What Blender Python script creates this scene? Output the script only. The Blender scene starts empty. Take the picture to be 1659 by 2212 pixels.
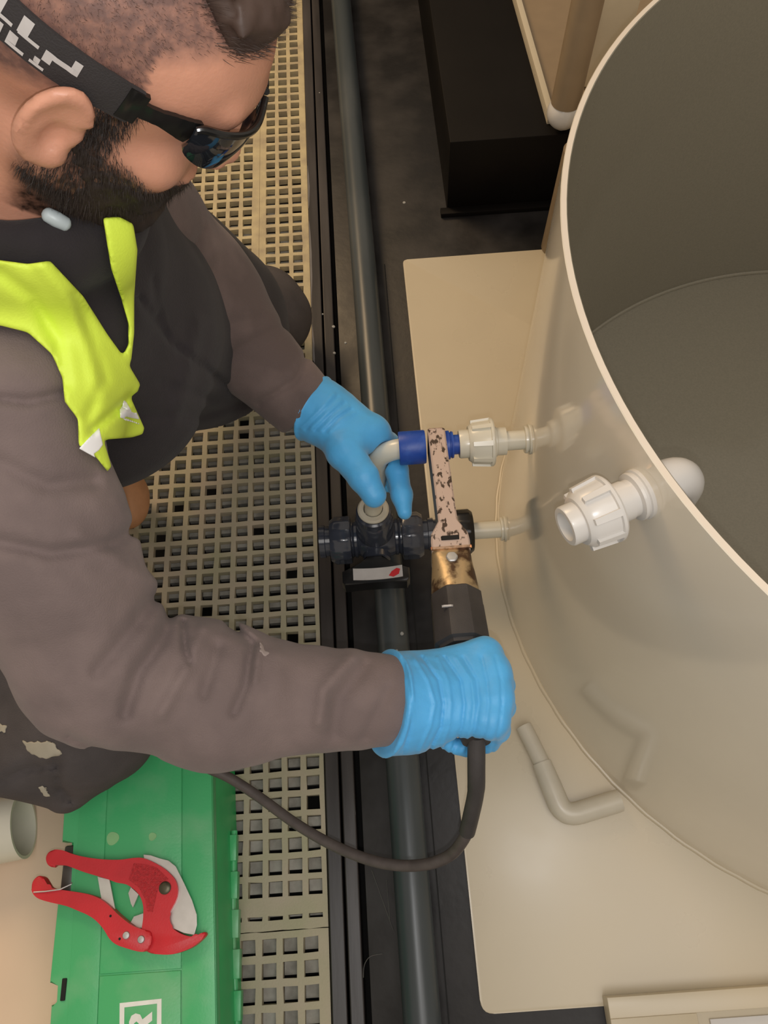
import bpy, bmesh, math, random
import numpy as np
from mathutils import Vector, Matrix
random.seed(3); rng = np.random.default_rng(3)
PI = math.pi
# ------------------------------------------------------------------ camera, world, lights, exposure
IW, IH, FPX = 1659, 2212, 1750.0
CAM = np.array([0.0, 0.0, 1.33])
Rm = np.array([[0.99746459, -0.06343898, -0.03224716],
               [-0.07116448, -0.88918145, -0.45198669],
               [0.0, 0.45313557, -0.89144162]])     # world -> camera (x right, y down, z forward)
S = bpy.context.scene
cd = bpy.data.cameras.new('camera'); cam = bpy.data.objects.new('camera', cd)
S.collection.objects.link(cam); S.camera = cam
cd.sensor_fit = 'VERTICAL'; cd.sensor_height = 36.0; cd.lens = 36.0 * FPX / IH
cd.clip_start = 0.02; cd.clip_end = 50
m = Matrix.Identity(4)
for r in range(3):
    m[r][0] = Rm[0][r]; m[r][1] = -Rm[1][r]; m[r][2] = -Rm[2][r]; m[r][3] = CAM[r]
cam.matrix_world = m

w = bpy.data.worlds.new('world'); S.world = w; w.use_nodes = True
bgn = w.node_tree.nodes['Background']
bgn.inputs[0].default_value = (1.0, 0.86, 0.70, 1); bgn.inputs[1].default_value = 0.45

def light(name, kind, loc, energy, color, size=0.01, target=None, spread=None):
    l = bpy.data.lights.new(name, kind); l.energy = energy; l.color = color
    if kind == 'AREA':
        l.shape = 'SQUARE'; l.size = size
    else:
        l.shadow_soft_size = size
    o = bpy.data.objects.new(name, l); S.collection.objects.link(o); o.location = loc
    if target is not None:
        o.rotation_euler = (Vector(target) - Vector(loc)).to_track_quat('-Z', 'Y').to_euler()
    return o
_f = CAM + Rm.T @ np.array([0.004, 0.020, 0.0])
light('phone_flash', 'POINT', tuple(_f), 5.2, (0.97, 0.98, 1.0), 0.003)
light('ceiling_lamp', 'AREA', (-1.7, 3.0, 2.7), 62.0, (1.0, 0.70, 0.40), 1.2, (0.2, 1.0, 0))
light('fill_light', 'AREA', (0.30, -0.50, 2.5), 19.0, (1.0, 0.96, 0.93), 1.5, (0.2, 0.4, 0))  # added soft fill above and behind the camera, not a lamp of the room
vs = S.view_settings
vs.view_transform = 'Standard'; vs.look = 'None'; vs.gamma = 1; vs.exposure = 0.0; vs.use_curve_mapping = False

# ------------------------------------------------------------------ measuring helpers
def W(px, py, z):
    d = Rm.T @ np.array([px - IW / 2, py - IH / 2, FPX]); t = (z - CAM[2]) / d[2]
    return CAM + d * t
def pix(P):
    c = (P - CAM) @ Rm.T
    return np.stack([IW / 2 + FPX * c[..., 0] / c[..., 2], IH / 2 + FPX * c[..., 1] / c[..., 2]], -1), c[..., 2]

# ------------------------------------------------------------------ materials
def srgb(r, g, b):
    f = lambda v: (v / 255 / 12.92) if v / 255 <= 0.04045 else ((v / 255 + 0.055) / 1.055) ** 2.4
    return (f(r), f(g), f(b), 1)
MATS = {}
def mat(name, col, rough=0.5, metal=0.0, var=0.12, scale=30.0, bump=0.0, bscale=200.0, col2=None, thresh=None,
        coat=0.0, spec=0.5, sss=0.0, sheen=0.0, stretch=None, emit=0.0, rvar=0.0):
    if name in MATS: return MATS[name]
    m = bpy.data.materials.new(name); m.use_nodes = True; nt = m.node_tree; N = nt.nodes; L = nt.links
    b = N['Principled BSDF']
    b.inputs['Roughness'].default_value = rough; b.inputs['Metallic'].default_value = metal
    b.inputs['Specular IOR Level'].default_value = spec; b.inputs['Coat Weight'].default_value = coat
    if sss: b.inputs['Subsurface Weight'].default_value = sss; b.inputs['Subsurface Radius'].default_value = (0.01, 0.004, 0.002)
    if sheen: b.inputs['Sheen Weight'].default_value = sheen
    tc = N.new('ShaderNodeTexCoord'); mp = N.new('ShaderNodeMapping'); L.new(tc.outputs['Object'], mp.inputs[0])
    if stretch: mp.inputs['Scale'].default_value = stretch
    nz = N.new('ShaderNodeTexNoise'); nz.inputs['Scale'].default_value = scale; nz.inputs['Detail'].default_value = 6
    L.new(mp.outputs[0], nz.inputs['Vector'])
    rp = N.new('ShaderNodeValToRGB'); L.new(nz.outputs['Fac'], rp.inputs[0])
    c = col
    if col2 is None:
        rp.color_ramp.elements[0].color = (c[0] * (1 - var), c[1] * (1 - var), c[2] * (1 - var), 1)
        rp.color_ramp.elements[1].color = (min(1, c[0] * (1 + var)), min(1, c[1] * (1 + var)), min(1, c[2] * (1 + var)), 1)
        rp.color_ramp.elements[0].position = 0.3; rp.color_ramp.elements[1].position = 0.7
    else:
        t = thresh or (0.45, 0.6)
        rp.color_ramp.elements[0].color = c; rp.color_ramp.elements[1].color = col2
        rp.color_ramp.elements[0].position = t[0]; rp.color_ramp.elements[1].position = t[1]
    L.new(rp.outputs[0], b.inputs['Base Color'])
    if rvar:
        mr = N.new('ShaderNodeMapRange'); mr.inputs[1].default_value = .3; mr.inputs[2].default_value = .7
        mr.inputs[3].default_value = max(0, rough - rvar); mr.inputs[4].default_value = min(1, rough + rvar)
        L.new(nz.outputs['Fac'], mr.inputs[0]); L.new(mr.outputs[0], b.inputs['Roughness'])
    if bump:
        n2 = N.new('ShaderNodeTexNoise'); n2.inputs['Scale'].default_value = bscale; n2.inputs['Detail'].default_value = 4
        L.new(mp.outputs[0], n2.inputs['Vector'])
        bp = N.new('ShaderNodeBump'); bp.inputs['Strength'].default_value = bump; bp.inputs['Distance'].default_value = 0.002
        L.new(n2.outputs['Fac'], bp.inputs['Height']); L.new(bp.outputs[0], b.inputs['Normal'])
    if emit:
        L.new(rp.outputs[0], b.inputs['Emission Color']); b.inputs['Emission Strength'].default_value = emit
    MATS[name] = m
    return m
CREAM = mat('cream_plastic', (0.56, 0.49, 0.36, 1), 0.30, var=0.03, scale=6, bump=0.03, bscale=40, rvar=.05)
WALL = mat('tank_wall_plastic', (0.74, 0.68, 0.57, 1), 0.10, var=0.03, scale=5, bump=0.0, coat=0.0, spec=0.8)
RIM = mat('rim_plastic', (0.70, 0.62, 0.52, 1), 0.4, var=0.02)
INSIDE = mat('tank_inside_grey', (0.27, 0.245, 0.185, 1), 0.13, var=0.06, scale=300)  # inner faces of the tank, darker grey-brown than the outer wall
WHITEP = mat('white_fitting_plastic', (0.62, 0.60, 0.57, 1), 0.25, var=0.02)
IVORY = mat('ivory_pipe_plastic', (0.66, 0.63, 0.53, 1), 0.22, var=0.03)
GREYP = mat('beige_grey_pipe', (0.55, 0.51, 0.42, 1), 0.3, var=0.04)
BROWNP = mat('brown_pipe_and_shade', (0.27, 0.20, 0.125, 1), 0.45, var=0.05)
GRATE = mat('grating_resin', (0.54, 0.45, 0.26, 1), 0.6, scale=25, col2=(0.38, 0.31, 0.20, 1), thresh=(.35, .7), bump=0.3, bscale=300)
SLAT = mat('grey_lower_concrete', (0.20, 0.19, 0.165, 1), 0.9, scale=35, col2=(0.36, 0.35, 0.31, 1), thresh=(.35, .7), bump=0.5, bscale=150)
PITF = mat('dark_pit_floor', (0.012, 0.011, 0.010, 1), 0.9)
STEEL = mat('black_coated_steel', (0.010, 0.009, 0.009, 1), 0.42, scale=9, col2=(0.036, 0.033, 0.033, 1), spec=.35, thresh=(.4, .8), bump=0.15, bscale=60, rvar=.1)
STEEL2 = mat('worn_black_rail', (0.022, 0.018, 0.017, 1), 0.4, scale=14, col2=(0.075, 0.065, 0.062, 1), thresh=(.5, .75), bump=0.15, bscale=80, stretch=(1, .12, 1))
PLINTH = mat('black_plinth_paint', (0.005, 0.004, 0.0035, 1), 0.55, spec=.12, var=.2, scale=9, bump=.1, bscale=50)
GROOVE = mat('groove_black', (0.004, 0.004, 0.004, 1), 0.8)
DPIPE = mat('dark_grey_pipe_plastic', (0.045, 0.055, 0.060, 1), 0.33, scale=12, col2=(0.075, 0.085, 0.09, 1), thresh=(.45, .8), stretch=(1, .3, 1), bump=.1, bscale=50)
VALVE = mat('slate_blue_valve_plastic', (0.040, 0.046, 0.064, 1), 0.16, spec=.7, var=0.15)
BLACKP = mat('black_plastic', (0.008, 0.008, 0.009, 1), 0.3, var=0.1)
BLUEB = mat('blue_heating_bush', (0.012, 0.060, 0.34, 1), 0.42, scale=60, col2=(0.03, 0.10, 0.42, 1), thresh=(.5, .75), bump=.1)
BLADE = mat('burnt_tan_coating', (0.50, 0.38, 0.32, 1), 0.5, scale=170, col2=(0.05, 0.03, 0.02, 1), thresh=(.555, .62), bump=.1, stretch=(1, .55, 1))
BSIDE = mat('dull_blade_side', (0.10, 0.10, 0.10, 1), 0.5)
BRONZE = mat('bronze_metal_head', (0.50, 0.37, 0.21, 1), 0.42, metal=0.6, scale=45, col2=(0.10, 0.055, 0.03, 1), thresh=(.50, .60), bump=.2, bscale=100)
HANDLE = mat('dark_handle_plastic', (0.040, 0.036, 0.036, 1), 0.5, var=.2, bump=.15, bscale=900)
CABLE = mat('grey_black_cable_rubber', (0.075, 0.062, 0.058, 1), 0.5, var=.15, scale=80)
SCREW = mat('screw_steel', (0.50, 0.50, 0.50, 1), 0.5, metal=.8)
GREEN = mat('green_case_plastic', (0.065, 0.42, 0.16, 1), 0.36, scale=10, col2=(0.20, 0.46, 0.25, 1), thresh=(.48, .75), bump=.1, bscale=300)
GREEN2 = mat('green_case_body', (0.03, 0.42, 0.13, 1), 0.4, var=.1, scale=15)
LATCH = mat('dark_grey_latch', (0.06, 0.055, 0.045, 1), 0.4)
WHITE = mat('white_print', (0.75, 0.78, 0.75, 1), 0.5)
RED = mat('red_enamel', (0.56, 0.018, 0.028, 1), 0.4, var=.08, bump=.12, bscale=500)
REDT = mat('red_enamel_textured', (0.50, 0.018, 0.026, 1), 0.32, var=.2, scale=300, bump=1.0, bscale=700)
BLADEM = mat('cutter_blade_steel', (0.60, 0.58, 0.55, 1), 0.35, metal=0.9, var=.1, scale=40)
BOLT = mat('dark_bolt_steel', (0.10, 0.09, 0.06, 1), 0.4, metal=.8)
BOARD = mat('peach_board', (0.72, 0.54, 0.40, 1), 0.5, var=0.04, scale=8)
GLOVE = mat('blue_nitrile', (0.075, 0.39, 0.76, 1), 0.5, var=0.08, scale=30, bump=0.25, bscale=120, sss=0.05)
GLOVE.node_tree.nodes['Principled BSDF'].inputs['Sheen Weight'].default_value = 0.15
SKIN = mat('skin', (0.60, 0.29, 0.19, 1), 0.45, var=0.10, scale=25, bump=0.12, bscale=400, sss=0.12)
SLEEVE = mat('sleeve_fleece', (0.155, 0.116, 0.110, 1), 0.95, scale=14, col2=(0.20, 0.15, 0.14, 1), thresh=(.4, .65), bump=0.35, bscale=700, sheen=.1)
SLEEVE_SHADED = mat('sleeve_fleece_shaded', (0.105, 0.076, 0.070, 1), 0.95, scale=12, col2=(0.165, 0.120, 0.110, 1), thresh=(.4, .65), bump=0.35, bscale=700, sheen=.1)  # same fleece as the right sleeve, darkened to put the left arm's shade in
HOOD = mat('dark_fleece', (0.019, 0.015, 0.017, 1), 0.95, var=.2, scale=20, bump=0.35, bscale=600, sheen=.05)
VEST = mat('hi_vis_yellow', (0.68, 0.86, 0.075, 1), 0.6, var=.06, scale=20, bump=.15, bscale=500)
REFL = mat('reflective_tape', (0.95, 0.95, 0.95, 1), 0.3, var=0.0)
TROU = mat('charcoal_work_trousers', (0.065, 0.056, 0.056, 1), 0.9, var=.2, scale=20, bump=.4, bscale=600)
PAINT = mat('dried_cream_paint', (0.36, 0.33, 0.26, 1), 0.7, var=.1)
BOOT = mat('tan_suede_boot', (0.60, 0.30, 0.15, 1), 0.6, var=.1, scale=40, bump=.2)
HAIR = mat('dark_brown_hair', (0.060, 0.036, 0.027, 1), 0.6, var=.3)
BEARD = mat('dark_beard_hair', (0.022, 0.013, 0.009, 1), 0.65, var=.3)
STUB = mat('cropped_side_hair', (0.075, 0.042, 0.030, 1), 0.6, var=.3)
GLOSSB = mat('black_frame_plastic', (0.008, 0.008, 0.008, 1), 0.2)
LENS = mat('dark_lens', (0.010, 0.012, 0.016, 1), 0.06, coat=.5)
STRAP = mat('black_elastic_strap', (0.028, 0.024, 0.024, 1), 0.8, bump=.3, bscale=900)
STRAPW = mat('white_strap_print', (0.50, 0.47, 0.45, 1), 0.7)
REDMARK = mat('red_mark', (0.6, 0.02, 0.03, 1), 0.4)
LGREY = mat('light_grey_label', (0.50, 0.48, 0.47, 1), 0.45)
WALLM = mat('room_wall_dark', (0.05, 0.042, 0.035, 1), 0.9)

# ------------------------------------------------------------------ object helpers
C = S.collection
def link(name, me, mats=None, parent=None, smooth=True, auto=None):
    o = bpy.data.objects.new(name, me); C.objects.link(o)
    if mats is not None:
        for mm in (mats if isinstance(mats, (list, tuple)) else [mats]): me.materials.append(mm)
    if smooth:
        for p in me.polygons: p.use_smooth = True
        if auto is not None:
            try: me.set_sharp_from_angle(angle=math.radians(auto))
            except Exception: pass
    if parent is not None:
        o.parent = parent
        if parent.type == 'EMPTY' or True:
            o.matrix_parent_inverse = Matrix.Translation(-wloc(parent))
    return o
def wloc(o):
    v = Vector(o.location) 
    if o.parent is not None:
        v = wloc(o.parent) + o.matrix_parent_inverse.translation + v
    return v
def thing(name, label, cat, loc=(0, 0, 0), group=None):
    o = bpy.data.objects.new(name, None); C.objects.link(o); o.location = tuple(float(v) for v in loc); o.empty_display_size = .02
    o['label'] = label; o['category'] = cat
    if group: o['group'] = group
    return o
def tag(o, label, cat, group=None):
    o['label'] = label; o['category'] = cat
    if group: o['group'] = group
    return o
def obj(name, bm, mats, parent=None, smooth=True, auto=35):
    me = bpy.data.meshes.new(name); bmesh.ops.recalc_face_normals(bm, faces=bm.faces[:]); bm.to_mesh(me); bm.free()
    return link(name, me, mats, parent, smooth, auto)
def struct(o): o['kind'] = 'structure'; return o
V = lambda a: Vector((float(a[0]), float(a[1]), float(a[2])))
def box(bm, lo, hi, bev=0.0, segs=2):
    vs_ = bmesh.ops.create_cube(bm, size=1.0)['verts']
    for v in vs_:
        v.co = Vector([(lo[i] + hi[i]) / 2 + v.co[i] * (hi[i] - lo[i]) for i in range(3)])
    if bev:
        es = list({e for v in vs_ for e in v.link_edges})
        bmesh.ops.bevel(bm, geom=es, offset=bev, segments=segs, profile=0.5, affect='EDGES')
def frame_from(d, hint=(0, 0, 1)):
    d = V(d).normalized(); h = V(hint)
    if abs(d.dot(h)) > .98: h = Vector((1, 0, 0))
    u = (h - d * d.dot(h)).normalized(); v = d.cross(u)
    return d, u, v
def tube(bm, pts, radii, seg=24, cap=True, hint=(0, 0, 1), mi=0):
    pts = [V(p) for p in pts]; n = len(pts)
    if not hasattr(radii, '__len__'): radii = [radii] * n
    rings = []; u = None
    for i, p in enumerate(pts):
        d = (pts[min(i + 1, n - 1)] - pts[max(i - 1, 0)])
        if d.length < 1e-9: d = (pts[i] - pts[i - 2]) if i > 1 else (pts[i + 2] - pts[i])
        d.normalize()
        if u is None: _, u, v = frame_from(d, hint)
        else:
            u = (u - d * d.dot(u)).normalized(); v = d.cross(u)
        rings.append([bm.verts.new(p + (u * math.cos(a) + v * math.sin(a)) * radii[i]) for a in [2 * PI * k / seg for k in range(seg)]])
    for a, b in zip(rings, rings[1:]):
        for k in range(seg):
            f = bm.faces.new((a[k], a[(k + 1) % seg], b[(k + 1) % seg], b[k])); f.material_index = mi
    if cap:
        for rr in (rings[0], rings[-1]):
            if radii[0 if rr is rings[0] else -1] > 1e-6:
                f = bm.faces.new(rr); f.material_index = mi
def revolve(bm, o, d, prof, seg=40, mi=0, hint=(0, 0, 1), rot=0.0, closed=False, rad=None):
    """prof: (distance along axis, radius); rad: optional function(angle, dist, r)->r"""
    o = V(o); d, u, v = frame_from(d, hint); rings = []
    for t, r in prof:
        ring = []
        for k in range(seg):
            a = 2 * PI * k / seg + rot; rr = rad(a, t, r) if rad else r
            ring.append(bm.verts.new(o + d * t + (u * math.cos(a) + v * math.sin(a)) * rr))
        rings.append(ring)
    for a, b in zip(rings, rings[1:]):
        for k in range(seg):
            f = bm.faces.new((a[k], a[(k + 1) % seg], b[(k + 1) % seg], b[k])); f.material_index = mi
    if closed:
        a, b = rings[-1], rings[0]
        for k in range(seg): bm.faces.new((a[k], a[(k + 1) % seg], b[(k + 1) % seg], b[k]))
    else:
        bm.faces.new(rings[0]); bm.faces.new(rings[-1])
def prism(bm, poly, z0, z1, mi=0, bev=0.0):
    lo = [bm.verts.new((float(p[0]), float(p[1]), z0)) for p in poly]; hi = [bm.verts.new((float(p[0]), float(p[1]), z1)) for p in poly]
    n = len(poly); fs = [bm.faces.new(lo), bm.faces.new(hi)]
    for k in range(n): fs.append(bm.faces.new((lo[k], lo[(k + 1) % n], hi[(k + 1) % n], hi[k])))
    for f in fs: f.material_index = mi
    if bev:
        es = [e for e in {e for v in hi for e in v.link_edges} if e.verts[0] in hi and e.verts[1] in hi]
        bmesh.ops.bevel(bm, geom=es, offset=bev, segments=2, profile=.5, affect='EDGES')
def smoothpath(pts, n=8, closed=False):
    P = [np.array(p, float) for p in pts]; out = []
    m_ = len(P)
    for i in range(m_ if closed else m_ - 1):
        if closed: p0, p1, p2, p3 = P[i - 1], P[i], P[(i + 1) % m_], P[(i + 2) % m_]
        else: p0, p1, p2, p3 = P[max(i - 1, 0)], P[i], P[i + 1], P[min(i + 2, m_ - 1)]
        for k in range(n):
            t = k / n
            out.append(0.5 * ((2 * p1) + (-p0 + p2) * t + (2 * p0 - 5 * p1 + 4 * p2 - p3) * t * t + (-p0 + 3 * p1 - 3 * p2 + p3) * t ** 3))
    if not closed: out.append(P[-1])
    return out
def new(): return bmesh.new()

# ================================================================== SETTING
bm = new(); box(bm, (-2.6, -1.2, -0.16), (3.0, 4.2, -0.12))
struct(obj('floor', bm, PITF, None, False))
bm = new(); box(bm, (-2.6, 4.2, -0.16), (3.0, 4.26, 1.6))
struct(obj('wall_back', bm, WALLM, None, False))

# ---- moulded resin gratings
GX1 = -0.1245
def grating(name, label, x0, x1, y0, y1, px, py, bar=0.0090, wide=(), half_near=False, resin=None):
    """square mesh panel: columns of holes between x0..x1, rows between y0..y1; top face z=0"""
    edge = 0.010
    def cuts(a, b, p, extra=()):
        n = int(round((b - a - 2 * edge + bar) / p)); st = a + ((b - a) - (n * p - bar)) / 2
        return [(st + i * p, st + i * p + p - bar) for i in range(n)]
    hx = [h for h in cuts(x0, x1, px) if not any(wl < (h[0] + h[1]) / 2 < wh for wl, wh in wide)]
    hy = cuts(y0 + (0.028 if half_near else 0), y1, py)
    if half_near: hy = [(y0 + 0.0135, y0 + 0.0195)] + hy
    T = 0.014
    xs = [x0] + [v for h in hx for v in h] + [x1]; ys = [y0] + [v for h in hy for v in h] + [y1]
    verts = []; idx = {}
    def vid(i, j, k):
        key = (i, j, k)
        if key not in idx: idx[key] = len(verts); verts.append((xs[i], ys[j], 0 if k else -T))
        return idx[key]
    faces = []
    nx, ny = len(xs), len(ys)
    for i in range(nx - 1):
        for j in range(ny - 1):
            if i % 2 == 1 and j % 2 == 1:
                faces += [(vid(i, j, 1), vid(i, j, 0), vid(i + 1, j, 0), vid(i + 1, j, 1)), (vid(i + 1, j, 1), vid(i + 1, j, 0), vid(i + 1, j + 1, 0), vid(i + 1, j + 1, 1)),
                          (vid(i + 1, j + 1, 1), vid(i + 1, j + 1, 0), vid(i, j + 1, 0), vid(i, j + 1, 1)), (vid(i, j + 1, 1), vid(i, j + 1, 0), vid(i, j, 0), vid(i, j, 1))]
            else:
                faces.append((vid(i, j, 1), vid(i + 1, j, 1), vid(i + 1, j + 1, 1), vid(i, j + 1, 1)))
                faces.append((vid(i, j, 0), vid(i, j + 1, 0), vid(i + 1, j + 1, 0), vid(i + 1, j, 0)))
    for i in range(nx - 1):
        faces.append((vid(i, 0, 0), vid(i + 1, 0, 0), vid(i + 1, 0, 1), vid(i, 0, 1))); faces.append((vid(i, ny - 1, 1), vid(i + 1, ny - 1, 1), vid(i + 1, ny - 1, 0), vid(i, ny - 1, 0)))
    for j in range(ny - 1):
        faces.append((vid(0, j, 1), vid(0, j + 1, 1), vid(0, j + 1, 0), vid(0, j, 0))); faces.append((vid(nx - 1, j, 0), vid(nx - 1, j + 1, 0), vid(nx - 1, j + 1, 1), vid(nx - 1, j, 1)))
    V0 = np.array(verts)
    V0[:, :2] += rng.normal(0, .0004, (len(verts), 2)) * (np.abs(V0[:, :1] - x0) > .001) * (np.abs(V0[:, :1] - x1) > .001)
    t = thing(name, label, 'grating', ((x0 + x1) / 2, (y0 + y1) / 2, -T), 'moulded resin floor gratings')
    me = bpy.data.meshes.new('mesh_panel'); me.from_pydata([tuple(v) for v in V0], [], faces); me.update()
    link('mesh_panel', me, resin or GRATE, t, False)
    # lower mesh layer seen through the holes
    bm = new()
    for (a, b) in hy:
        g = 0.0036 + 0.0100 * min(1, max(0, a / .55))
        for (c, d) in hx:
            r = random.random()
            if r < .06 and y1 > .5: continue
            z = -T + (.004 if y1 < 1.2 else 0) - random.random() * .005
            box(bm, (c + .0003, a + g + random.uniform(-.0008, .0012), z - .012), (d - .0003, b - .0003, z))
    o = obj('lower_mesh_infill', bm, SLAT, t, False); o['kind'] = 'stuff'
    return t
yS = float(W(640, 2008, 0)[1])
GRATE2 = mat('dusty_grating_resin', (0.42, 0.36, 0.27, 1), 0.65, scale=14, col2=(0.36, 0.34, 0.22, 1), thresh=(.35, .7), bump=0.3, bscale=300)
grating('floor_grating', 'grey-beige square-hole floor grating in front of the seam, nearest the bottom edge', -1.0, GX1, yS - 0.62, yS - 0.0006, 0.0305, 0.0305, bar=.0095, resin=GRATE2)
grating('floor_grating', 'beige square-hole floor grating under the cable and the sleeve, behind the seam', -1.0, GX1, yS + 0.0006, 0.985, 0.0300, 0.0300, half_near=True, resin=GRATE2)
xw0, xw1 = float(W(556, 355, 0)[0]), float(W(569, 355, 0)[0])
grating('floor_grating', 'yellowish square-hole floor grating strip beside the black rail, beyond the kneeling man', xw0 + .006, GX1 + .001, 0.988, 2.6, 0.0300, 0.0300)
grating('floor_grating', 'yellowish square-hole floor grating behind the man\'s face and arm, left of the narrow strip', -0.95, xw0 + .0055, 0.988, 2.6, 0.0300, 0.0300)

# ---- black steel channel between grating and tank
fr = thing('steel_channel', 'long black coated steel channel running between grating and tank', 'steel frame', (0.0, 1.0, -.1))
bm = new(); box(bm, (-0.1225, -0.5, -0.05), (-0.1010, 4.1, 0.004), .0015); obj('edge_rail', bm, STEEL2, fr, False)
bm = new(); box(bm, (-0.0975, -0.5, -0.05), (-0.0770, 4.1, 0.001), .002); obj('inner_rail', bm, STEEL2, fr, False)
bm = new(); box(bm, (-0.0675, -0.5, -0.05), (2.2, 4.1, 0.000), .001); obj('deck_plate', bm, STEEL, fr)
bm = new(); box(bm, (0.0385, -0.5, 0.0004), (0.0405, 1.28, 0.0010)); obj('deck_seam', bm, GROOVE, fr)
bm = new()
for (px_, py_, r) in [(720, 705, .004), (746, 740, .003), (722, 762, .0035), (697, 678, .002), (690, 200, .002), (873, 437, .004), ]:
    bm = new(); p = W(px_, py_, .001); revolve(bm, (p[0], p[1], -.0005 if py_ < 1300 else .03), (0, 0, 1), [(0, r), (.0016 if py_ < 1300 else .0245, r * .8)], 7)
    obj('paint_fleck', bm, mat('pale_fleck', (.35, .35, .33, 1), .6), fr)
for pl in [[(803, 1880), (850, 2010)], [(785, 2112), (787, 2085), (800, 2066), (826, 2060)], [(835, 1900), (842, 1985)], [(868, 2105), (888, 2170)], [(760, 1700), (768, 1760)]]:
    bm = new(); pp_ = [W(x, y, .0006) for x, y in smoothpath([(x_, y_) for x_, y_ in pl], 4)]
    tube(bm, pp_, .0006, 5); obj('scratch', bm, mat('scratch_grey', (.09, .085, .08, 1), .5), fr, False)
# scuffed paint patches on the edge rail
bm = new()
for y0_, y1_ in [(1.17, 1.42), (0.98, 1.13), (1.0, 1.03), (1.46, 1.60), (.88, .95)]:
    pts = []
    for k in range(9):
        t = k / 8; pts.append((-.1222 + .0035 * math.sin(PI * t) + random.uniform(0, .0012), y0_ + (y1_ - y0_) * t))
    prism(bm, [(-.1224, y0_)] + pts + [(-.1224, y1_)], .0030, .0045)
obj('worn_paint', bm, mat('worn_grey', (.16, .15, .15, 1), .5), fr, False)

# ---- dark pipe
a = W(731, -60, .03); b = W(914, 2230, .03)
bm = new(); n = 40
pts = [a + (b - a) * (i / n) + np.array([0.004 * math.sin(max(0, i) / n * PI), 0, 0]) for i in range(-26, n + 8)]
tube(bm, pts, 0.0262, 32)
dp = tag(obj('drain_pipe', bm, DPIPE), 'long dark grey plastic pipe lying along the black channel under the valve', 'pipe')

for (px_, py_, r) in [(868, 1368, .0035), (857, 1405, .0026)]:
    p = W(px_, py_, .0555); bm = new(); revolve(bm, (p[0], p[1], .0545), (0, 0, 1), [(0, r), (.0018, r * .7)], 7); obj('paint_fleck', bm, mat('pale_fleck', (.35, .35, .33, 1), .6), dp)
# ---- left board and beige offcut
bm = new(); box(bm, (-1.3, -0.6, 0.0), (-0.470, 0.40, 0.012), .002)
tag(obj('floor_board', bm, BOARD), 'smooth peach coloured board on the grating left of the green case', 'board')
bm = new()
oa = W(52, 1783, .06); od = np.array([-0.99, -0.05, 0.12]); od /= np.linalg.norm(od)
L_ = .2; R1, R2 = .047, .0425
revolve(bm, (oa[0] + .0, oa[1], .060), (-1, -.12, 0), [(0, R2), (0, R1), (L_, R1), (L_, R2)], 40, closed=True)
tag(obj('pipe_offcut', bm, IVORY), 'short beige pipe offcut with open end lying on the peach board', 'pipe')

# ================================================================== TANK
TC = np.array([0.818, 0.553]); TR = 0.621; TH = 0.72; ZP = 0.008; NS = 180
tank = thing('round_tank', 'large open round cream plastic tank welded to a flat base sheet', 'tank', (TC[0], TC[1], 0))
cA, cB = W(870, 561, ZP), W(1040, 2192, ZP)
yR = float(W(1180, 535, ZP)[1]); yB = float(W(1290, 2178, ZP)[1])
def rcorner(c, d1, d2, r, n=5):
    c = np.array(c); d1 = np.array(d1) / np.linalg.norm(d1); d2 = np.array(d2) / np.linalg.norm(d2)
    p0, p1 = c + d1 * r, c + d2 * r
    return [(1 - t) ** 2 * p0 + 2 * t * (1 - t) * c + t * t * p1 for t in [k / n for k in range(n + 1)]]
poly = rcorner(cA[:2], (cB - cA)[:2], (1, 0), .010) + [np.array([1.75, yR]), np.array([1.75, yB])] + rcorner(cB[:2], (1, 0), (cA - cB)[:2], .018)
bm = new(); prism(bm, poly, 0.0005, ZP, bev=.001); obj('base_sheet', bm, CREAM, tank)
bm = new()   # wall: hollow cylinder
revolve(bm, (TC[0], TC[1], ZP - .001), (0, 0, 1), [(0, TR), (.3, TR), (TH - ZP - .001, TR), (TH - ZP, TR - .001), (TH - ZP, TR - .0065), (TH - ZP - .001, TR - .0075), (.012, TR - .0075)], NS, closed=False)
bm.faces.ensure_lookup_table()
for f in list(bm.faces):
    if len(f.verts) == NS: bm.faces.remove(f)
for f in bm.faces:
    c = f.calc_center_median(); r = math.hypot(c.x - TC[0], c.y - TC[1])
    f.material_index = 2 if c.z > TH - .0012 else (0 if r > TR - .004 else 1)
obj('tank_wall', bm, [WALL, INSIDE, RIM], tank, auto=40)
bm = new(); revolve(bm, (TC[0], TC[1], ZP), (0, 0, 1), [(0.001, TR - .007), (.010, TR - .007)], NS); obj('tank_bottom', bm, INSIDE, tank)
bm = new(); R0 = TR + .001
tube(bm, [(TC[0] + (R0 + .0006 * math.sin(k * 1.7)) * math.cos(a_), TC[1] + (R0 + .0006 * math.sin(k * 1.7)) * math.sin(a_), ZP + .0015) for k, a_ in enumerate([2 * PI * i / 240 for i in range(241)])], .0042, 10)
obj('weld_bead', bm, CREAM, tank)
bm = new()   # inner weld bead
tube(bm, [(TC[0] + (TR - .0095) * math.cos(a_), TC[1] + (TR - .0095) * math.sin(a_), ZP + .0125) for a_ in [2 * PI * i / 200 for i in range(201)]], .004, 8)
obj('inner_weld_bead', bm, INSIDE, tank)
YU, ZU = 0.554, 0.420; YL, ZL = 0.571, 0.114
xw = TC[0] - math.sqrt(TR ** 2 - (YU - TC[1]) ** 2)
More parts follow.
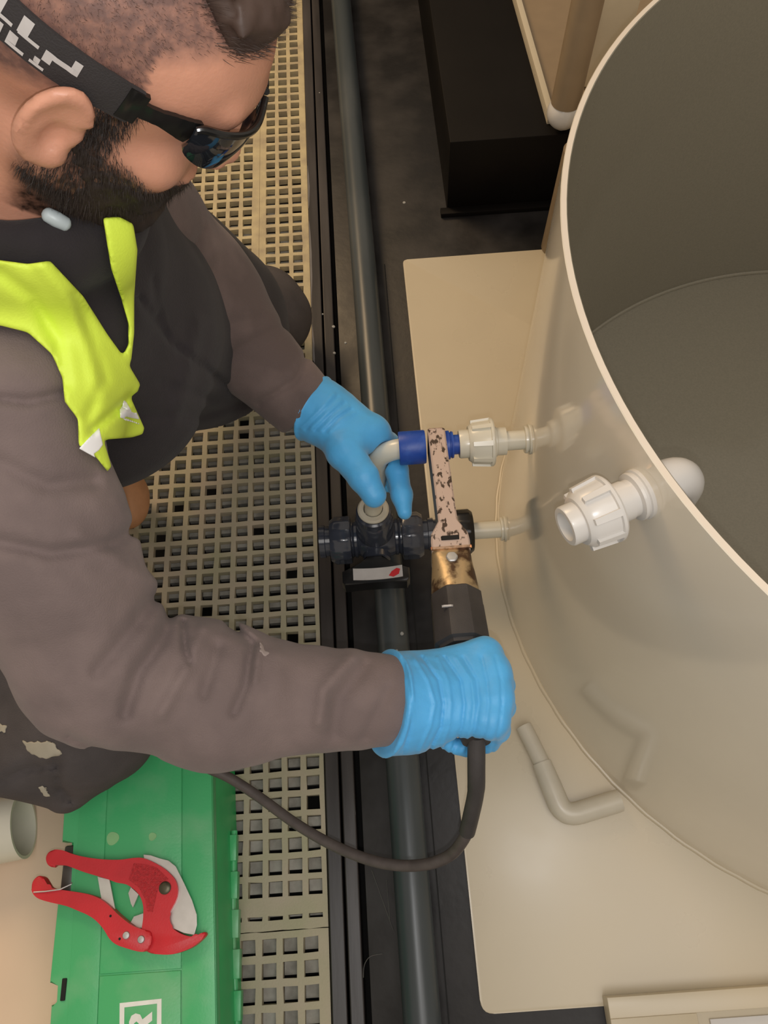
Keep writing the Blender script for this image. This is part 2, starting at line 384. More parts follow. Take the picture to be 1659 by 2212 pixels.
def stub(y, z, length, r, rc, name='pipe_stub'):
    bm = new(); revolve(bm, (xw + .004, y, z), (-1, 0, 0), [(0, r), (length, r)], 32); o = obj(name, bm, IVORY, tank)
    bm = new(); revolve(bm, (xw + .001, y, z), (-1, 0, 0), [(0, rc + .002), (.0030, rc + .002), (.0034, rc - .0015), (.0048, rc - .0015), (.0052, rc + .0005), (.0080, rc), (.0085, r)], 36); obj('collar', bm, IVORY, o)
    return o
stub(YU, ZU, .050, .0128, .0178); stub(YL, ZL, .066, .0142, .0195)

# ---- unions
def ribbed(nr, depth, w=.25):
    def f(a, t, r):
        s = math.cos(a * nr); return r + depth * (1 if s > 1 - 2 * w else 0) * (1 if r > .028 else 0)
    return f
def union(name, label, o, d, s, material, hint=(0, 0, 1)):
    """hub, octagonal ribbed nut, hollow socket; o at hub back, d outward"""
    o = np.array(o, float); d = np.array(d, float); d /= np.linalg.norm(d)
    t = thing(name, label, 'pipe union', o)
    bm = new(); revolve(bm, o, d, [(0, .0150 * s), (0, .0192 * s), (.012 * s, .0192 * s), (.013 * s, .0205 * s), (.020 * s, .0205 * s)], 40)
    for k in range(8):
        pass
    obj('hub', bm, material, t)
    bm = new(); revolve(bm, o + d * .017 * s, d, [(0, .0215 * s), (.0, .0318 * s), (.002 * s, .0333 * s), (.005 * s, .0333 * s), (.0056 * s, .0305 * s), (.028 * s, .0285 * s), (.034 * s, .0235 * s), (.034 * s, .0200 * s)], 96)
    obj('union_nut', bm, material, t)
    bm = new(); _, u, v = frame_from(d, hint)
    for k in range(8):
        a_ = 2 * PI * k / 8 + .2; rad_ = (u * math.cos(a_) + v * math.sin(a_)); tn = (-u * math.sin(a_) + v * math.cos(a_)); dd = V(d)
        c0 = V(o + d * .021 * s)
        vv = []
        for (tt, r0, hw) in [(0, .0328, .0035), (.026, .0305, .0028)]:
            for rr, sgn in ((r0 - .004, -1), (r0 - .004, 1), (r0 + .0006, 1), (r0 + .0006, -1)):
                vv.append(bm.verts.new(c0 + dd * tt * s + rad_ * rr * s + tn * sgn * hw * s))
        for q in [(0, 1, 2, 3), (7, 6, 5, 4), (0, 4, 5, 1), (1, 5, 6, 2), (2, 6, 7, 3), (3, 7, 4, 0)]: bm.faces.new([vv[i] for i in q])
    obj('nut_ribs', bm, material, t, False)
    bm = new(); revolve(bm, o + d * .046 * s, d, [(0, .0195 * s), (.0165 * s, .0195 * s), (.018 * s, .0185 * s), (.018 * s, .0142 * s), (.004 * s, .0138 * s), (.004 * s, .004 * s)], 40)
    obj('socket', bm, material, t)
    return t
union('pipe_union', 'cream threaded pipe union between blue bush and upper tank pipe', (.150 + .0155, YU, ZU), (-1, 0, 0), .96, IVORY)
ua = math.radians(-159.6); ud = np.array([math.cos(ua), math.sin(ua), -0.02]); uo = np.array([TC[0] + TR * math.cos(ua), TC[1] + TR * math.sin(ua), .668])
bm = new(); revolve(bm, uo - ud * .004, ud, [(0, .0245), (.007, .0245), (.0078, .0225), (.010, .0225), (.0105, .0235), (.013, .023), (.014, .018), (.03, .018)], 40)
obj('collar', bm, WHITEP, tank)
union('pipe_union', 'white threaded pipe union with open socket just under the tank rim', uo + ud * .016, ud, .98, WHITEP)
# elbow inside the tank
ie = thing('elbow_fitting', 'white elbow fitting on the inside wall of the tank below the rim', 'elbow', uo - ud * .01)
bm = new(); q0 = uo - ud * .0075 ; q1 = uo - ud * .048
pth = [q0, q0 - ud * .014] + [q0 - ud * (.016 + .026 * math.sin(t)) + np.array([0, 0, -.026 * (1 - math.cos(t))]) for t in np.linspace(.15, PI / 2, 8)] + [q0 - ud * .042 + np.array([0, 0, -.075])]
tube(bm, pth, .0215, 32); obj('elbow_body', bm, WHITEP, ie)
bm = new(); tube(bm, [pth[-1] + np.array([0, 0, .012]), pth[-1] + np.array([0, 0, -.012])], .0245, 32); obj('socket_end', bm, WHITEP, ie)

# ---- valve with top port
vp = W(806, 1099, .213)
bv = thing('ball_valve', 'dark slate three-way ball valve with black lever below the elbow pipe', 'valve', (vp[0], YL, ZL))
def ax(px_): return float(W(px_, 1150, ZL)[0])
bm = new(); revolve(bm, (ax(774), YL, ZL), (1, 0, 0), [(0, .027), (.004, .030), (.012, .0345), (.024, .038), (.036, .038), (.048, .0345), (ax(852) - ax(774), .029)], 48)
revolve(bm, (vp[0], vp[1] * .5 + YL * .5, ZL), (0, (vp[1] - YL) * .5, .09), [(.02, .031), (.070, .030), (.076, .028), (.080, .0265)], 40)
revolve(bm, (vp[0], YL - .02, ZL), (0, -1, .1), [(0, .024), (.022, .022), (.026, .018), (.045, .016)], 32)
obj('valve_body', bm, VALVE, bv)
for side in (-1, 1):
    x0 = ax(758) if side < 0 else ax(868)
    dd = (side, 0, 0)
    bm = new(); revolve(bm, (ax(776) if side < 0 else ax(848), YL, ZL), dd, [(0, .026), (.004, .0305), (.008, .0305), (.009, .028), (.012, .0305), (.018, .0305)], 40); obj('body_ring', bm, VALVE, bv)
    bm = new(); revolve(bm, (x0, YL, ZL), dd, [(-.002, .028), (0, .0375), (.003, .039), (.026, .0385), (.034, .034), (.034, .026)], 64, rad=lambda a, t, r: r + (.0012 if (math.cos(a * 14) > .2 and r > .037) else 0)); obj('union_nut', bm, VALVE, bv)
    bm = new(); revolve(bm, (x0 + side * .03, YL, ZL), dd, [(0, .025), (.012, .025), (.013, .027), (.022, .027), (.022, .018), (.010, .017)], 40); obj('end_socket', bm, VALVE, bv)
bm = new(); revolve(bm, (vp[0], vp[1], vp[2] - .022), (0, 0, 1), [(0, .0285), (.012, .0275), (.014, .024), (.02, .0235)], 40); obj('top_port', bm, VALVE, bv)
bm = new(); revolve(bm, (vp[0], vp[1], vp[2] - .004), (0, 0, 1), [(0, .0245), (.003, .0245), (.006, .022), (.006, .0155), (.002, .015)], 40); obj('port_ring', bm, GREYP, bv)
# lever
hc = W(812, 1236, .150); lev = new()
pl = [(-.054, -.012), (-.050, -.018), (-.02, -.0165), (.02, -.0165), (.048, -.018), (.053, -.011), (.053, .006), (.040, .010), (.022, .016), (.012, .030), (-.014, .030), (-.022, .016), (-.040, .012), (-.054, .006)]
prism(lev, [(hc[0] + a_, hc[1] + b_) for a_, b_ in pl], .118, .148, bev=.003)
lv = obj('lever', lev, BLACKP, bv)
lb = new()
up_ = [(-.036 + .078 * k / 10, .0075 + .0022 * ((-.036 + .078 * k / 10) / .04) ** 2) for k in range(11)]; dn_ = [(x_, y_ - .0195) for x_, y_ in up_][::-1]
prism(lb, [(hc[0] + x_, hc[1] + y_) for x_, y_ in up_ + dn_], .1470, .1492); obj('label_plate', lb, LGREY, lv, False)
lb = new(); prism(lb, [(hc[0] + .020, hc[1] - .007), (hc[0] + .025, hc[1] + .000), (hc[0] + .033, hc[1] + .005), (hc[0] + .0385, hc[1] + .003), (hc[0] + .036, hc[1] - .005), (hc[0] + .027, hc[1] - .0095)], .148, .1500); o = obj('red_mark', lb, REDMARK, lv, False)
# black union nut next to the tank pipe
bn = thing('union_nut', 'black union nut on the lower tank pipe right of the heating tool', 'pipe nut', (ax(1003), YL, ZL))
bm = new(); revolve(bm, (ax(918), YL, ZL), (1, 0, 0), [(0, .024), (ax(985) - ax(918), .024)], 32); obj('connector', bm, VALVE, bn)
bm = new(); revolve(bm, (ax(984), YL, ZL), (1, 0, 0), [(0, .026), (.001, .0355), (.004, .037), (.022, .037), (.028, .033), (.028, .0146)], 56, rad=lambda a, t, r: r + (.0010 if (math.cos(a * 14) > .2 and r > .035) else 0)); obj('ribbed_nut', bm, BLACKP, bn)

# ---- elbow pipe being heated
ep = thing('elbow_pipe', 'ivory elbow pipe held in left glove and pushed into blue bush', 'pipe', (vp[0], vp[1], .21))
bl = .034
top = np.array([-.001, YU, ZU]); lowp = np.array([vp[0], vp[1], .209]); up = (top - lowp); up /= np.linalg.norm(up)
pth = [lowp, lowp + up * .08, top - up * (bl + .01)] + [top + (-up * bl * (1 - math.sin(t)) + np.array([1, 0, 0]) * bl * (1 - math.cos(t))) for t in np.linspace(0, PI / 2, 10)] + [np.array([.0385, YU, ZU])]
bm = new(); tube(bm, pth, .0136, 32); obj('bent_pipe', bm, IVORY, ep)
bm = new(); tube(bm, [lowp + up * .075, lowp + up * .105], .0155, 32); obj('coupling_ring', bm, IVORY, ep)

# ---- loose elbow on the base sheet
lp = thing('elbow_pipe', 'loose beige elbow pipe lying on the base sheet beside the tank', 'pipe', W(1200, 1700, ZP))
zc = ZP + .0175
q = [W(1131, 1569, zc - .003), W(1150, 1606, zc - .002), W(1174, 1656, zc)]
bm = new(); tube(bm, q, [.0128] * 3, 28); obj('spigot', bm, GREYP, lp)
c_ = W(1218, 1766, zc); s_ = W(1170, 1648, zc); e_ = W(1338, 1729, zc)
pp = [s_, s_ * .55 + c_ * .45] + [(1 - t) ** 2 * (s_ * .28 + c_ * .72) + 2 * t * (1 - t) * c_ + t * t * (e_ * .3 + c_ * .7) for t in np.linspace(0, 1, 9)] + [e_ * .7 + c_ * .3, e_]
bm = new(); tube(bm, pp, [.0150] + [.0165] * (len(pp) - 2) + [.0165], 32); obj('bent_pipe', bm, GREYP, lp)

# ================================================================== HEATING TOOL
A0 = W(941, 946, .421); A1 = W(999, 1400, .482); ta = A1 - A0; TL = np.linalg.norm(ta); ta /= TL
ts = np.cross(ta, [0, 0, 1]); ts /= np.linalg.norm(ts)
if ts[0] < 0: ts = -ts
tn = np.cross(ts, ta); tn = tn if tn[2] > 0 else -tn
def tpos(t, s=0, n=0): return A0 + ta * t + ts * s + tn * n
def tat(py):   # distance along the tool whose picture row is py
    lo, hi = -.1, .8
    for _ in range(40):
        mid = (lo + hi) / 2
        if pix(tpos(mid))[0][1] < py: lo = mid
        else: hi = mid
    return lo
tool = thing('socket_welder', 'hand-held pipe socket welder with burnt tan blade and dark handle in right glove', 'power tool', A0)
def slab(bm, secs, mi_top=0):
    """secs: list of (t, halfwidth, z_low, z_high); builds a loft of rectangles with small chamfers"""
    rings = []
    for t, hw, zl, zh in secs:
        c = min(.002, hw * .3)
        rings.append([bm.verts.new(tpos(t, s, n)) for s, n in [(-hw, zl + c), (-hw, zh - c), (-hw + c, zh), (hw - c, zh), (hw, zh - c), (hw, zl + c), (hw - c, zl), (-hw + c, zl)]])
    for a_, b_ in zip(rings, rings[1:]):
        for k in range(8):
            f = bm.faces.new((a_[k], a_[(k + 1) % 8], b_[(k + 1) % 8], b_[k])); f.material_index = 1 if k in (0,) else 0
    bm.faces.new(rings[0]); bm.faces.new(rings[-1])
t1 = tat(1180); t2 = tat(1204); t3 = tat(1286); t4 = tat(1396)
bm = new()
slab(bm, [(-.003, .0105, -.022, .016), (.006, .0112, -.024, .024), (t1 - .045, .0112, -.024, .023), (t1 - .022, .0115, -.024, .023), (t1 - .004, .0215, -.022, .022), (t1 + .006, .0225, -.021, .021), (t2, .0225, -.020, .020)])
obj('heating_blade', bm, [BLADE, BSIDE], tool, False)
bm = new(); slab(bm, [(t1 + .001, .011, .0195, .0232), (t1 + .006, .011, .019, .0225)]); obj('blade_slot', bm, GROOVE, tool, False)
for side, xx0, prof, nm in [(-1, .060, [(0, .0125), (0, .0215), (.002, .0222), (.033, .0222), (.0345, .0215), (.0345, .0145), (.015, .014)], 'female_bush'),
                            (1, .0815, [(0, .0125), (0, .0185), (.001, .0190), (.010, .0190), (.011, .0165), (.012, .0165), (.0125, .0178), (.0150, .0174), (.0153, .0130), (.030, .0128)], 'male_bush')]:
    bm = new(); revolve(bm, (xx0, YU, ZU), (side, 0, 0), prof, 44); obj(nm, bm, BLUEB, tool)
bm = new()   # metal head: from flat block to round
rings = []
for k, (t, hw, hh, e) in enumerate([(t2 - .001, .0225, .019, 6), (t2 + .006, .0228, .021, 5), (t2 + .014, .0235, .023, 3.2), (t2 + (t3 - t2) * .5, .0250, .0245, 2.6), (t2 + (t3 - t2) * .85, .0268, .0262, 2.2), (t3 - .001, .0272, .0270, 2.0), (t3 + .003, .0268, .0268, 2.0)]):
    ring = []
    for j in range(40):
        a_ = 2 * PI * j / 40; ca, sa = math.cos(a_), math.sin(a_)
        r = (abs(ca) ** e + abs(sa) ** e) ** (-1 / e)
        ring.append(bm.verts.new(tpos(t, hw * r * ca, hh * r * sa - .001)))
    rings.append(ring)
for a_, b_ in zip(rings, rings[1:]):
    for j in range(40): bm.faces.new((a_[j], a_[(j + 1) % 40], b_[(j + 1) % 40], b_[j]))
bm.faces.new(rings[0]); bm.faces.new(rings[-1]); obj('metal_head', bm, BRONZE, tool)
bm = new(); slab(bm, [(t2 - .002, .0235, .0185, .0205), (t2 + .002, .0235, .0185, .0212)]); obj('bright_edge', bm, mat('bright_copper', (.75, .5, .36, 1), .3, metal=.9, scale=200, var=.4), tool, False)
bm = new(); revolve(bm, tpos(tat(1228), -.001, .018), tn, [(0, .0066), (.0065, .0066), (.0075, .0055), (.0078, .002)], 20, rad=lambda a, t, r: r * (1 + .04 * math.cos(6 * a))); obj('cap_screw', bm, SCREW, tool)
bm = new(); rings = []
secs = [(t3 + .001, .0262), (t3 + .003, .0282), (t3 + .020, .0284), (t3 + .022, .0288), (t4 - .006, .0296), (t4, .0296), (t4 + .002, .0255), (t4 + .006, .025)]
for t, r0 in secs:
    rings.append([bm.verts.new(tpos(t, rr * math.cos(a_), rr * math.sin(a_) - .001)) for a_, rr in [(2 * PI * j / 48, r0 / max(math.cos(((2 * PI * j / 48 + PI / 8) % (PI / 4)) - PI / 8), .94)) for j in range(48)]])
for a_, b_ in zip(rings, rings[1:]):
    for j in range(48): bm.faces.new((a_[j], a_[(j + 1) % 48], b_[(j + 1) % 48], b_[j]))
bm.faces.new(rings[0]); bm.faces.new(rings[-1]); obj('motor_housing', bm, HANDLE, tool, auto=12)
bm = new(); slab(bm, [(tat(1334), .006, .0268, .0288), (tat(1338), .006, .0268, .0288)])
for v in bm.verts: v.co += V(ts * -.013)
obj('indicator_mark', bm, LGREY, tool, False)
t5 = tat(1612)
bm = new(); tube(bm, [tpos(t, .003, -.004) for t in (t4 + .004, t4 + .03, t5 - .02, t5 - .006)], [.0245, .021, .020, .015], 32); obj('grip', bm, HANDLE, tool)
g0 = tpos(t5 - .012, .003, -.004)
cs = [g0, W(1029, 1660, .475), W(1028, 1710, .450), W(1018, 1760, .42), W(1009, 1797, .395)]
bm = new(); tube(bm, smoothpath(cs, 5), [.0092] * 10 + [.0088] * 11, 20); obj('cable_sleeve', bm, HANDLE, tool)
cc = [cs[-1] + (cs[-2] - cs[-1]) * .2, W(1002, 1812, .385), W(975, 1845, .35), W(930, 1865, .325), (W(870, 1870, .30)), W(800, 1858, .28), W(720, 1826, .26), W(640, 1780, .245), W(560, 1722, .235), W(495, 1680, .235), W(440, 1655, .235), W(360, 1610, .22), W(320, 1560, .19)]
bm = new(); tube(bm, smoothpath(cc, 6), .0066, 16); obj('power_cable', bm, CABLE, tool)

# ================================================================== GREEN CASE
ZT = .170
case = thing('tool_case', 'green plastic tool case with flat lid carrying the red pipe cutter', 'tool case', W(300, 1950, 0))
def P2(px_, py_, z): p = W(px_, py_, z); return (p[0], p[1])
LT, LBm = np.array(P2(140, 1700, ZT)), np.array(P2(106, 2212, ZT)); RT, RB = np.array(P2(459, 1690, ZT)), np.array(P2(468, 2212, ZT))
yf, yn = .255, -.24
def onl(a_, b_, y): t = (y - a_[1]) / (b_[1] - a_[1]); return np.array([a_[0] + (b_[0] - a_[0]) * t, y])
lf, ln = onl(LT, LBm, yf), onl(LT, LBm, yn); rf, rn = onl(RT, RB, yf), onl(RT, RB, yn)
def lx(y): return onl(LT, LBm, y)[0]
def rx(y): return onl(RT, RB, y)[0]
def yy(py_, z=ZT): return float(W(280, py_, z)[1])
bm = new(); prism(bm, [(lf[0] + .006, yf), (rf[0] - .001, yf), (rn[0] - .001, yn), (ln[0] + .006, yn)], .001, ZT - .02, bev=.003); obj('case_body', bm, GREEN2, case)
ya, yb, yc_, yd = yy(1808), yy(1925), yy(2115), yy(2160)
lidp = [(lf[0] + .012, yf), (rf[0] - .003, yf), (rf[0], yf - .004), (rn[0], yn), (ln[0], yn), (lx(yd), yd), (lx(yd) + .009, yd + .002), (lx(yc_) + .009, yc_), (lx(yc_) - .004, yc_ + .002), (lx(yb), yb), (lx(yb) + .018, yb), (lx(ya) + .018, ya), (lx(ya), ya), (lf[0], yf - .012)]
bm = new(); prism(bm, lidp, ZT - .021, ZT - .0025, bev=.002); lid = obj('lid', bm, GREEN, case)
xm = lambda px_, py_: P2(px_, py_, ZT)[0]
# raised lid fields with a seam between them
def field(x_fn0, x_fn1, y0_, y1_, z1, name, mat_=GREEN):
    bm = new(); prism(bm, [(x_fn0(y1_), y1_), (x_fn1(y1_), y1_), (x_fn1(y0_), y0_), (x_fn0(y0_), y0_)], ZT - .004, z1, bev=.0015); return obj(name, bm, mat_, case)
k1 = (xm(393, 1950) - lx(yy(1950))) ; k0 = (xm(222, 1950) - lx(yy(1950)))
field(lambda y: lx(y) + .0215, lambda y: lx(y) + k0 - .0008, yn + .002, yf - .012, ZT - .001, 'lid_field')
field(lambda y: lx(y) + k0, lambda y: lx(y) + k1 - .0012, yy(2100), yf - .010, ZT - .0008, 'lid_field')
field(lambda y: lx(y) + k0, lambda y: lx(y) + k1 - .0012, yn + .002, yy(2104), ZT, 'lid_field')
field(lambda y: lx(y) + k1, lambda y: rx(y) - .0012, yn + .002, yf - .008, ZT, 'lid_field')
bm = new(); box(bm, (lx(ya) + .001, yb + .003, ZT - .055), (lx(ya) + .0165, ya - .004, ZT - .010), .003); obj('latch', bm, LATCH, case)
bm = new(); box(bm, (lx(yd) + .011, yd + .004, ZT - .004), (lx(yd) + .017, yc_ + .006, ZT - .0005), .001); obj('hinge_hole', bm, GROOVE, case)
bm = new()
y0_ = yy(1810, .05)
tube(bm, [(rx(y0_) + .004, y0_, .045), (rx(y0_) + .004, 0, .045), (rx(yn) + .004, yn, .045)], .0048, 12)
for k in range(7):
    yk = y0_ - .012 - k * .05; box(bm, (rx(yk) - .002, yk - .030, .036), (rx(yk) + .0085, yk + .006, .054), .001)
obj('hinge', bm, GREEN, case)
bm = new()
for (cx_, cy_, r_) in [(243, 1811, 13), (329, 1807, 8), (410, 1835, 3)]:
    bm = new(); p = W(cx_, cy_, ZT); revolve(bm, (p[0], p[1], ZT - .001), (0, 0, 1), [(0, r_ / 1500), (.0007, r_ / 1550)], 18, rad=lambda a, t, r: r * (1 + .06 * math.sin(3 * a + 1)))
    obj('paint_spot', bm, mat('pale_green_spot', (.22, .46, .20, 1), .6), case)
# printed frame and letter R (reads from the bottom of the picture upwards)
def flat(bm, poly, z): bm.faces.new([bm.verts.new((float(p[0]), float(p[1]), z)) for p in poly])
def z5(x, y): return P2(60 + x / 3.95, 1780 + y / 3.95, ZT)
bm = new(); zf = ZT + .0004
for pl in [[(785, 1528), (1142, 1490), (1104, 1532), (825, 1565)], [(785, 1528), (825, 1565), (819, 2100), (779, 2100)], [(1142, 1490), (1138, 2100), (1098, 2100), (1104, 1532)]]:
    prism(bm, [z5(*p) for p in pl], ZT - .0005, zf)
obj('printed_frame', bm, WHITE, case, False)
bm = new()
# R outline in its own upright frame (x right, y up), rotated a quarter turn counter-clockwise
Rb = [(0, 0), (.26, 0), (.26, .36), (.38, .36), (.60, 0), (.90, 0), (.64, .42), (.80, .52), (.84, .72), (.76, .90), (.56, 1.0), (0, 1.0)]
def rmap(x, y): return (1060 - (y) * 0 - (1 - 0) * 0, 0)
X0, X1, Yb0, Yt0 = 865, 1062, 1600, 1830
def mp_(x, y):   # letter right -> picture up, letter up -> picture left
    return z5(X1 - y * (X1 - X0), Yt0 - x / .9 * (Yt0 - Yb0))
hole = [(.26, .58), (.50, .58), (.57, .68), (.50, .79), (.26, .79)]
for pl in ([(0, 0), (.26, 0), (.26, 1), (0, 1)], [(.26, .79), (.50, .79), (.57, .68), (.84, .72), (.76, .90), (.56, 1), (.26, 1)], [(.26, .36), (.38, .36), (.60, 0), (.90, 0), (.64, .42), (.80, .52), (.84, .72), (.57, .68), (.50, .58), (.26, .58)]):
    prism(bm, [mp_(*p) for p in pl], ZT - .0005, zf)
obj('printed_letter', bm, WHITE, case, False)

# ================================================================== RED PIPE CUTTER
def zz(x, y, z=.178): p = W(60 + x / 3.95, 1780 + y / 3.95, z); return (p[0], p[1])
ZC = ZT + .0006
cut = thing('pipe_cutter', 'red ratchet pipe cutter with steel blade lying open on green case', 'cutter', (*zz(800, 700), ZC))
def sm(pl, n=4): return [tuple(p) for p in smoothpath(pl, n, True)]
A_ = [(150, 290), (175, 240), (230, 218), (300, 225), (380, 255), (480, 280), (620, 300), (780, 305), (900, 290), (980, 290), (1060, 320), (1150, 370), (1210, 420), (1260, 480), (1282, 560), (1270, 640), (1230, 720), (1200, 790), (1210, 860), (1260, 910), (1340, 950), (1420, 960), (1470, 935), (1505, 922), (1518, 945), (1480, 990), (1420, 1040), (1340, 1080), (1230, 1112), (1120, 1112), (1020, 1092), (965, 1000), (972, 900), (985, 800), (985, 700), (960, 620), (910, 560), (840, 515), (760, 500), (680, 470), (580, 440), (480, 410), (400, 380), (330, 355), (270, 350), (230, 352), (205, 368), (165, 345)]
B_ = [(30, 540), (45, 480), (90, 442), (130, 455), (160, 500), (190, 540), (260, 558), (380, 575), (520, 600), (620, 640), (700, 700), (760, 760), (830, 820), (900, 870), (980, 900), (1040, 915), (1058, 960), (1050, 1030), (1020, 1080), (960, 1090), (860, 1065), (760, 1030), (700, 980), (650, 900), (590, 830), (520, 780), (430, 740), (330, 700), (200, 670), (100, 640), (50, 600)]
M_ = [(985, 258), (1050, 265), (1120, 295), (1200, 310), (1262, 360), (1330, 500), (1400, 650), (1440, 770), (1442, 860), (1420, 948), (1330, 932), (1235, 890), (1203, 840), (1150, 700), (1150, 480), (1080, 380), (990, 300)]
T_ = [(905, 335), (1010, 345), (1100, 372), (1200, 470), (1115, 530), (1090, 640), (1065, 750), (1020, 745), (1005, 650), (950, 545), (860, 475)]
def pm(pl, z): return [zz(x, y, z) for x, y in pl]
bm = new(); prism(bm, pm(sm(A_, 3), ZC + .012), ZC, ZC + .0125, bev=.0022); obj('jaw_handle', bm, RED, cut, auto=50)
bm = new(); prism(bm, pm(sm(B_, 3), ZC + .015), ZC, ZC + .0160, bev=.0024); obj('lever_handle', bm, RED, cut, auto=50)
bm = new(); prism(bm, pm(M_, ZC + .008), ZC + .0055, ZC + .0075, bev=.0004); obj('blade', bm, BLADEM, cut, False)
bm = new(); prism(bm, pm(T_, ZC + .0128), ZC + .0120, ZC + .0130); obj('textured_panel', bm, REDT, cut, False)
bm = new(); prism(bm, pm([(597, 450), (697, 475), (750, 750), (632, 655)], ZC + .006), ZC + .004, ZC + .0065); obj('ratchet_link', bm, mat('plain_steel_link', (.6, .6, .55, 1), .5, metal=.3), cut, False)
bm = new(); prism(bm, pm([(878, 840), (905, 790), (985, 762), (985, 885), (945, 885)], ZC + .006), ZC + .002, ZC + .006); prism(bm, pm([(858, 590), (880, 540), (945, 600), (897, 712), (880, 680)], ZC + .006), ZC + .002, ZC + .006); obj('ratchet_plate', bm, BLADEM, cut, False)
for (x_, y_, r_, mt_, nm, zt) in [(1168, 545, .0078, BOLT, 'pivot_bolt', .0145), (838, 950, .0046, SCREW, 'rivet', .0175), (965, 985, .0046, SCREW, 'rivet', .0175)]:
    p = zz(x_, y_, ZC + zt); bm = new(); revolve(bm, (p[0], p[1], ZC + .010), (0, 0, 1), [(0, r_), (zt - .0105, r_), (zt - .0095, r_ * .85), (zt - .009, r_ * .3)], 20); obj(nm, bm, mt_, cut)
bm = new()
for (x_, y_) in [(706, 785), (784, 980)]:
    bm = new(); p = zz(x_, y_, ZC + .016); revolve(bm, (p[0], p[1], ZC + .0155), (0, 0, 1), [(0, .0016), (.0008, .0016)], 10)
    obj('small_hole', bm, GROOVE, cut)
bm = new(); tube(bm, [(*zz(50, 582, ZC + .017), ZC + .017), (*zz(150, 575, ZC + .018), ZC + .0178), (*zz(275, 558, ZC + .018), ZC + .018), (*zz(372, 512, ZC + .014), ZC + .014), (*zz(375, 500, ZC + .012), ZC + .012)], .0009, 8); obj('wire_clip', bm, SCREW, cut)

# ================================================================== BOX AT THE LOWER RIGHT
lb_ = thing('plastic_cover', 'cream plastic frame cover with recessed panel at the lower right corner', 'cover', (W(1500, 2190, .02)))
ZB0, ZB1 = ZP + .0005, .040
c0 = np.array(P2(1311, 2155, ZB1)); dx = np.array(P2(1659, 2130, ZB1)) - c0; dx /= np.linalg.norm(dx); dy = np.array([dx[1], -dx[0]])
def q2(a_, b_): return tuple(c0 + dx * a_ + dy * b_)
r0 = np.array(P2(1505, 2188, ZB1)) - c0; ra, rb = float(r0 @ dx), float(r0 @ dy)
for k, (nm, pl) in enumerate([('frame_bar', [(0, 0), (.6, 0), (.6, rb), (0, rb)]), ('frame_bar', [(0, rb), (ra, rb), (ra, .3), (0, .3)])]):
    bm = new(); prism(bm, [q2(*p) for p in pl], ZB0, ZB1, bev=.0008); obj(nm, bm, CREAM, lb_)
bm = new(); prism(bm, [q2(*p) for p in [(ra + .001, rb + .001), (.6, rb + .001), (.6, .3), (ra + .001, .3)]], ZB0, ZB0 + .010); obj('recess_floor', bm, CREAM, lb_)
bm = new(); prism(bm, [q2(*p) for p in [(ra + .021, rb + .010), (.6, rb + .010), (.6, .3), (ra + .021, .3)]], ZB0 + .010, ZB0 + .0140, bev=.001); obj('inner_panel', bm, WHITEP, lb_)

# ================================================================== BACKGROUND AT THE TOP
pb = thing('steel_plinth', 'black steel plinth block standing behind the tank', 'plinth', (.6, 1.8, 0))
bm = new(); box(bm, (.190, 1.425, .0005), (2.1, 4.0, .182), .002); obj('plinth_block', bm, PLINTH, pb)
bm = new(); box(bm, (.175, 1.405, .0005), (2.1, 1.4245, .012), .001); obj('foot_flange', bm, PLINTH, pb)
b2 = thing('base_panel', 'cream plastic panel of a second tank, floor coloured shaded brown, on black plinth', 'panel', (.6, 1.8, .185))
zq = .200
e0, e1 = np.array(P2(1184, 252, zq)), np.array(P2(1113, 0, zq)); ed = (e1 - e0) / np.linalg.norm(e1 - e0)
pa, pb_ = e0, e0 + ed * 2.2
bm = new(); prism(bm, [pa + (.014, 0), pb_ + (.014, 0), (2.1, pb_[1]), (2.1, pa[1] - .01)], .1825, .190); obj('panel_floor_shaded', bm, BROWNP, b2)  # cream panel in brown: the shadow on it is painted into the colour
bm = new(); prism(bm, [pa, pb_, pb_ + (.013, 0), pa + (.013, 0)], .1825, .205, bev=.001); obj('edge_strip', bm, CREAM, b2)
bc = W(1219, 236, .230)
cp = thing('capped_pipe', 'beige grey upright pipe with rounded white lower end behind the rim', 'pipe', (bc[0], bc[1], .19))
bm = new(); revolve(bm, (bc[0], bc[1], .245), (.03, 0, 1), [(0, .0290), (.62, .0290)], 32); obj('upright_pipe', bm, BROWNP, cp)
bm = new(); revolve(bm, (bc[0], bc[1], .190), (0, 0, 1), [(0, .012)] + [(.034 - .034 * math.cos(t), .0340 * math.sin(t)) for t in np.linspace(.4, PI * .80, 14)], 36); obj('round_end', bm, WHITEP, cp)
vpst = thing('support_post', 'pale cream upright square post behind the tank rim at the top', 'post', (.5, 1.5, .19))
sb = W(1256, 226, .195); st = W(1302, 0, .50)
dv = np.array([(st - sb)[0] / (st - sb)[2], (st - sb)[1] / (st - sb)[2], 1.0])
sb = sb + np.array([.010, .055, 0])
bm = new(); vv = []
for zt_ in (0, .55):
    for a_, b_ in [(0, 0), (.075, .0), (.075, .05), (.012, .05)]:
        vv.append(bm.verts.new(V(sb + dv * zt_ + np.array([a_, b_, 0]))))
for q_ in [(0, 1, 2, 3), (7, 6, 5, 4), (0, 4, 5, 1), (1, 5, 6, 2), (2, 6, 7, 3), (3, 7, 4, 0)]: bm.faces.new([vv[i] for i in q_])
obj('post_body', bm, mat('pale_post_plastic', (.80, .73, .58, 1), .35, var=.02), vpst, False)
pz = W(1196, 534, 0.01)
bm = new(); revolve(bm, (pz[0], pz[1], .0082), (0.03, 0, 1), [(0, .0262), (.002, .0272), (.25, .0272)], 32)
tag(obj('upright_pipe', bm, BROWNP), 'brown upright pipe standing on the base sheet behind the rim', 'pipe')

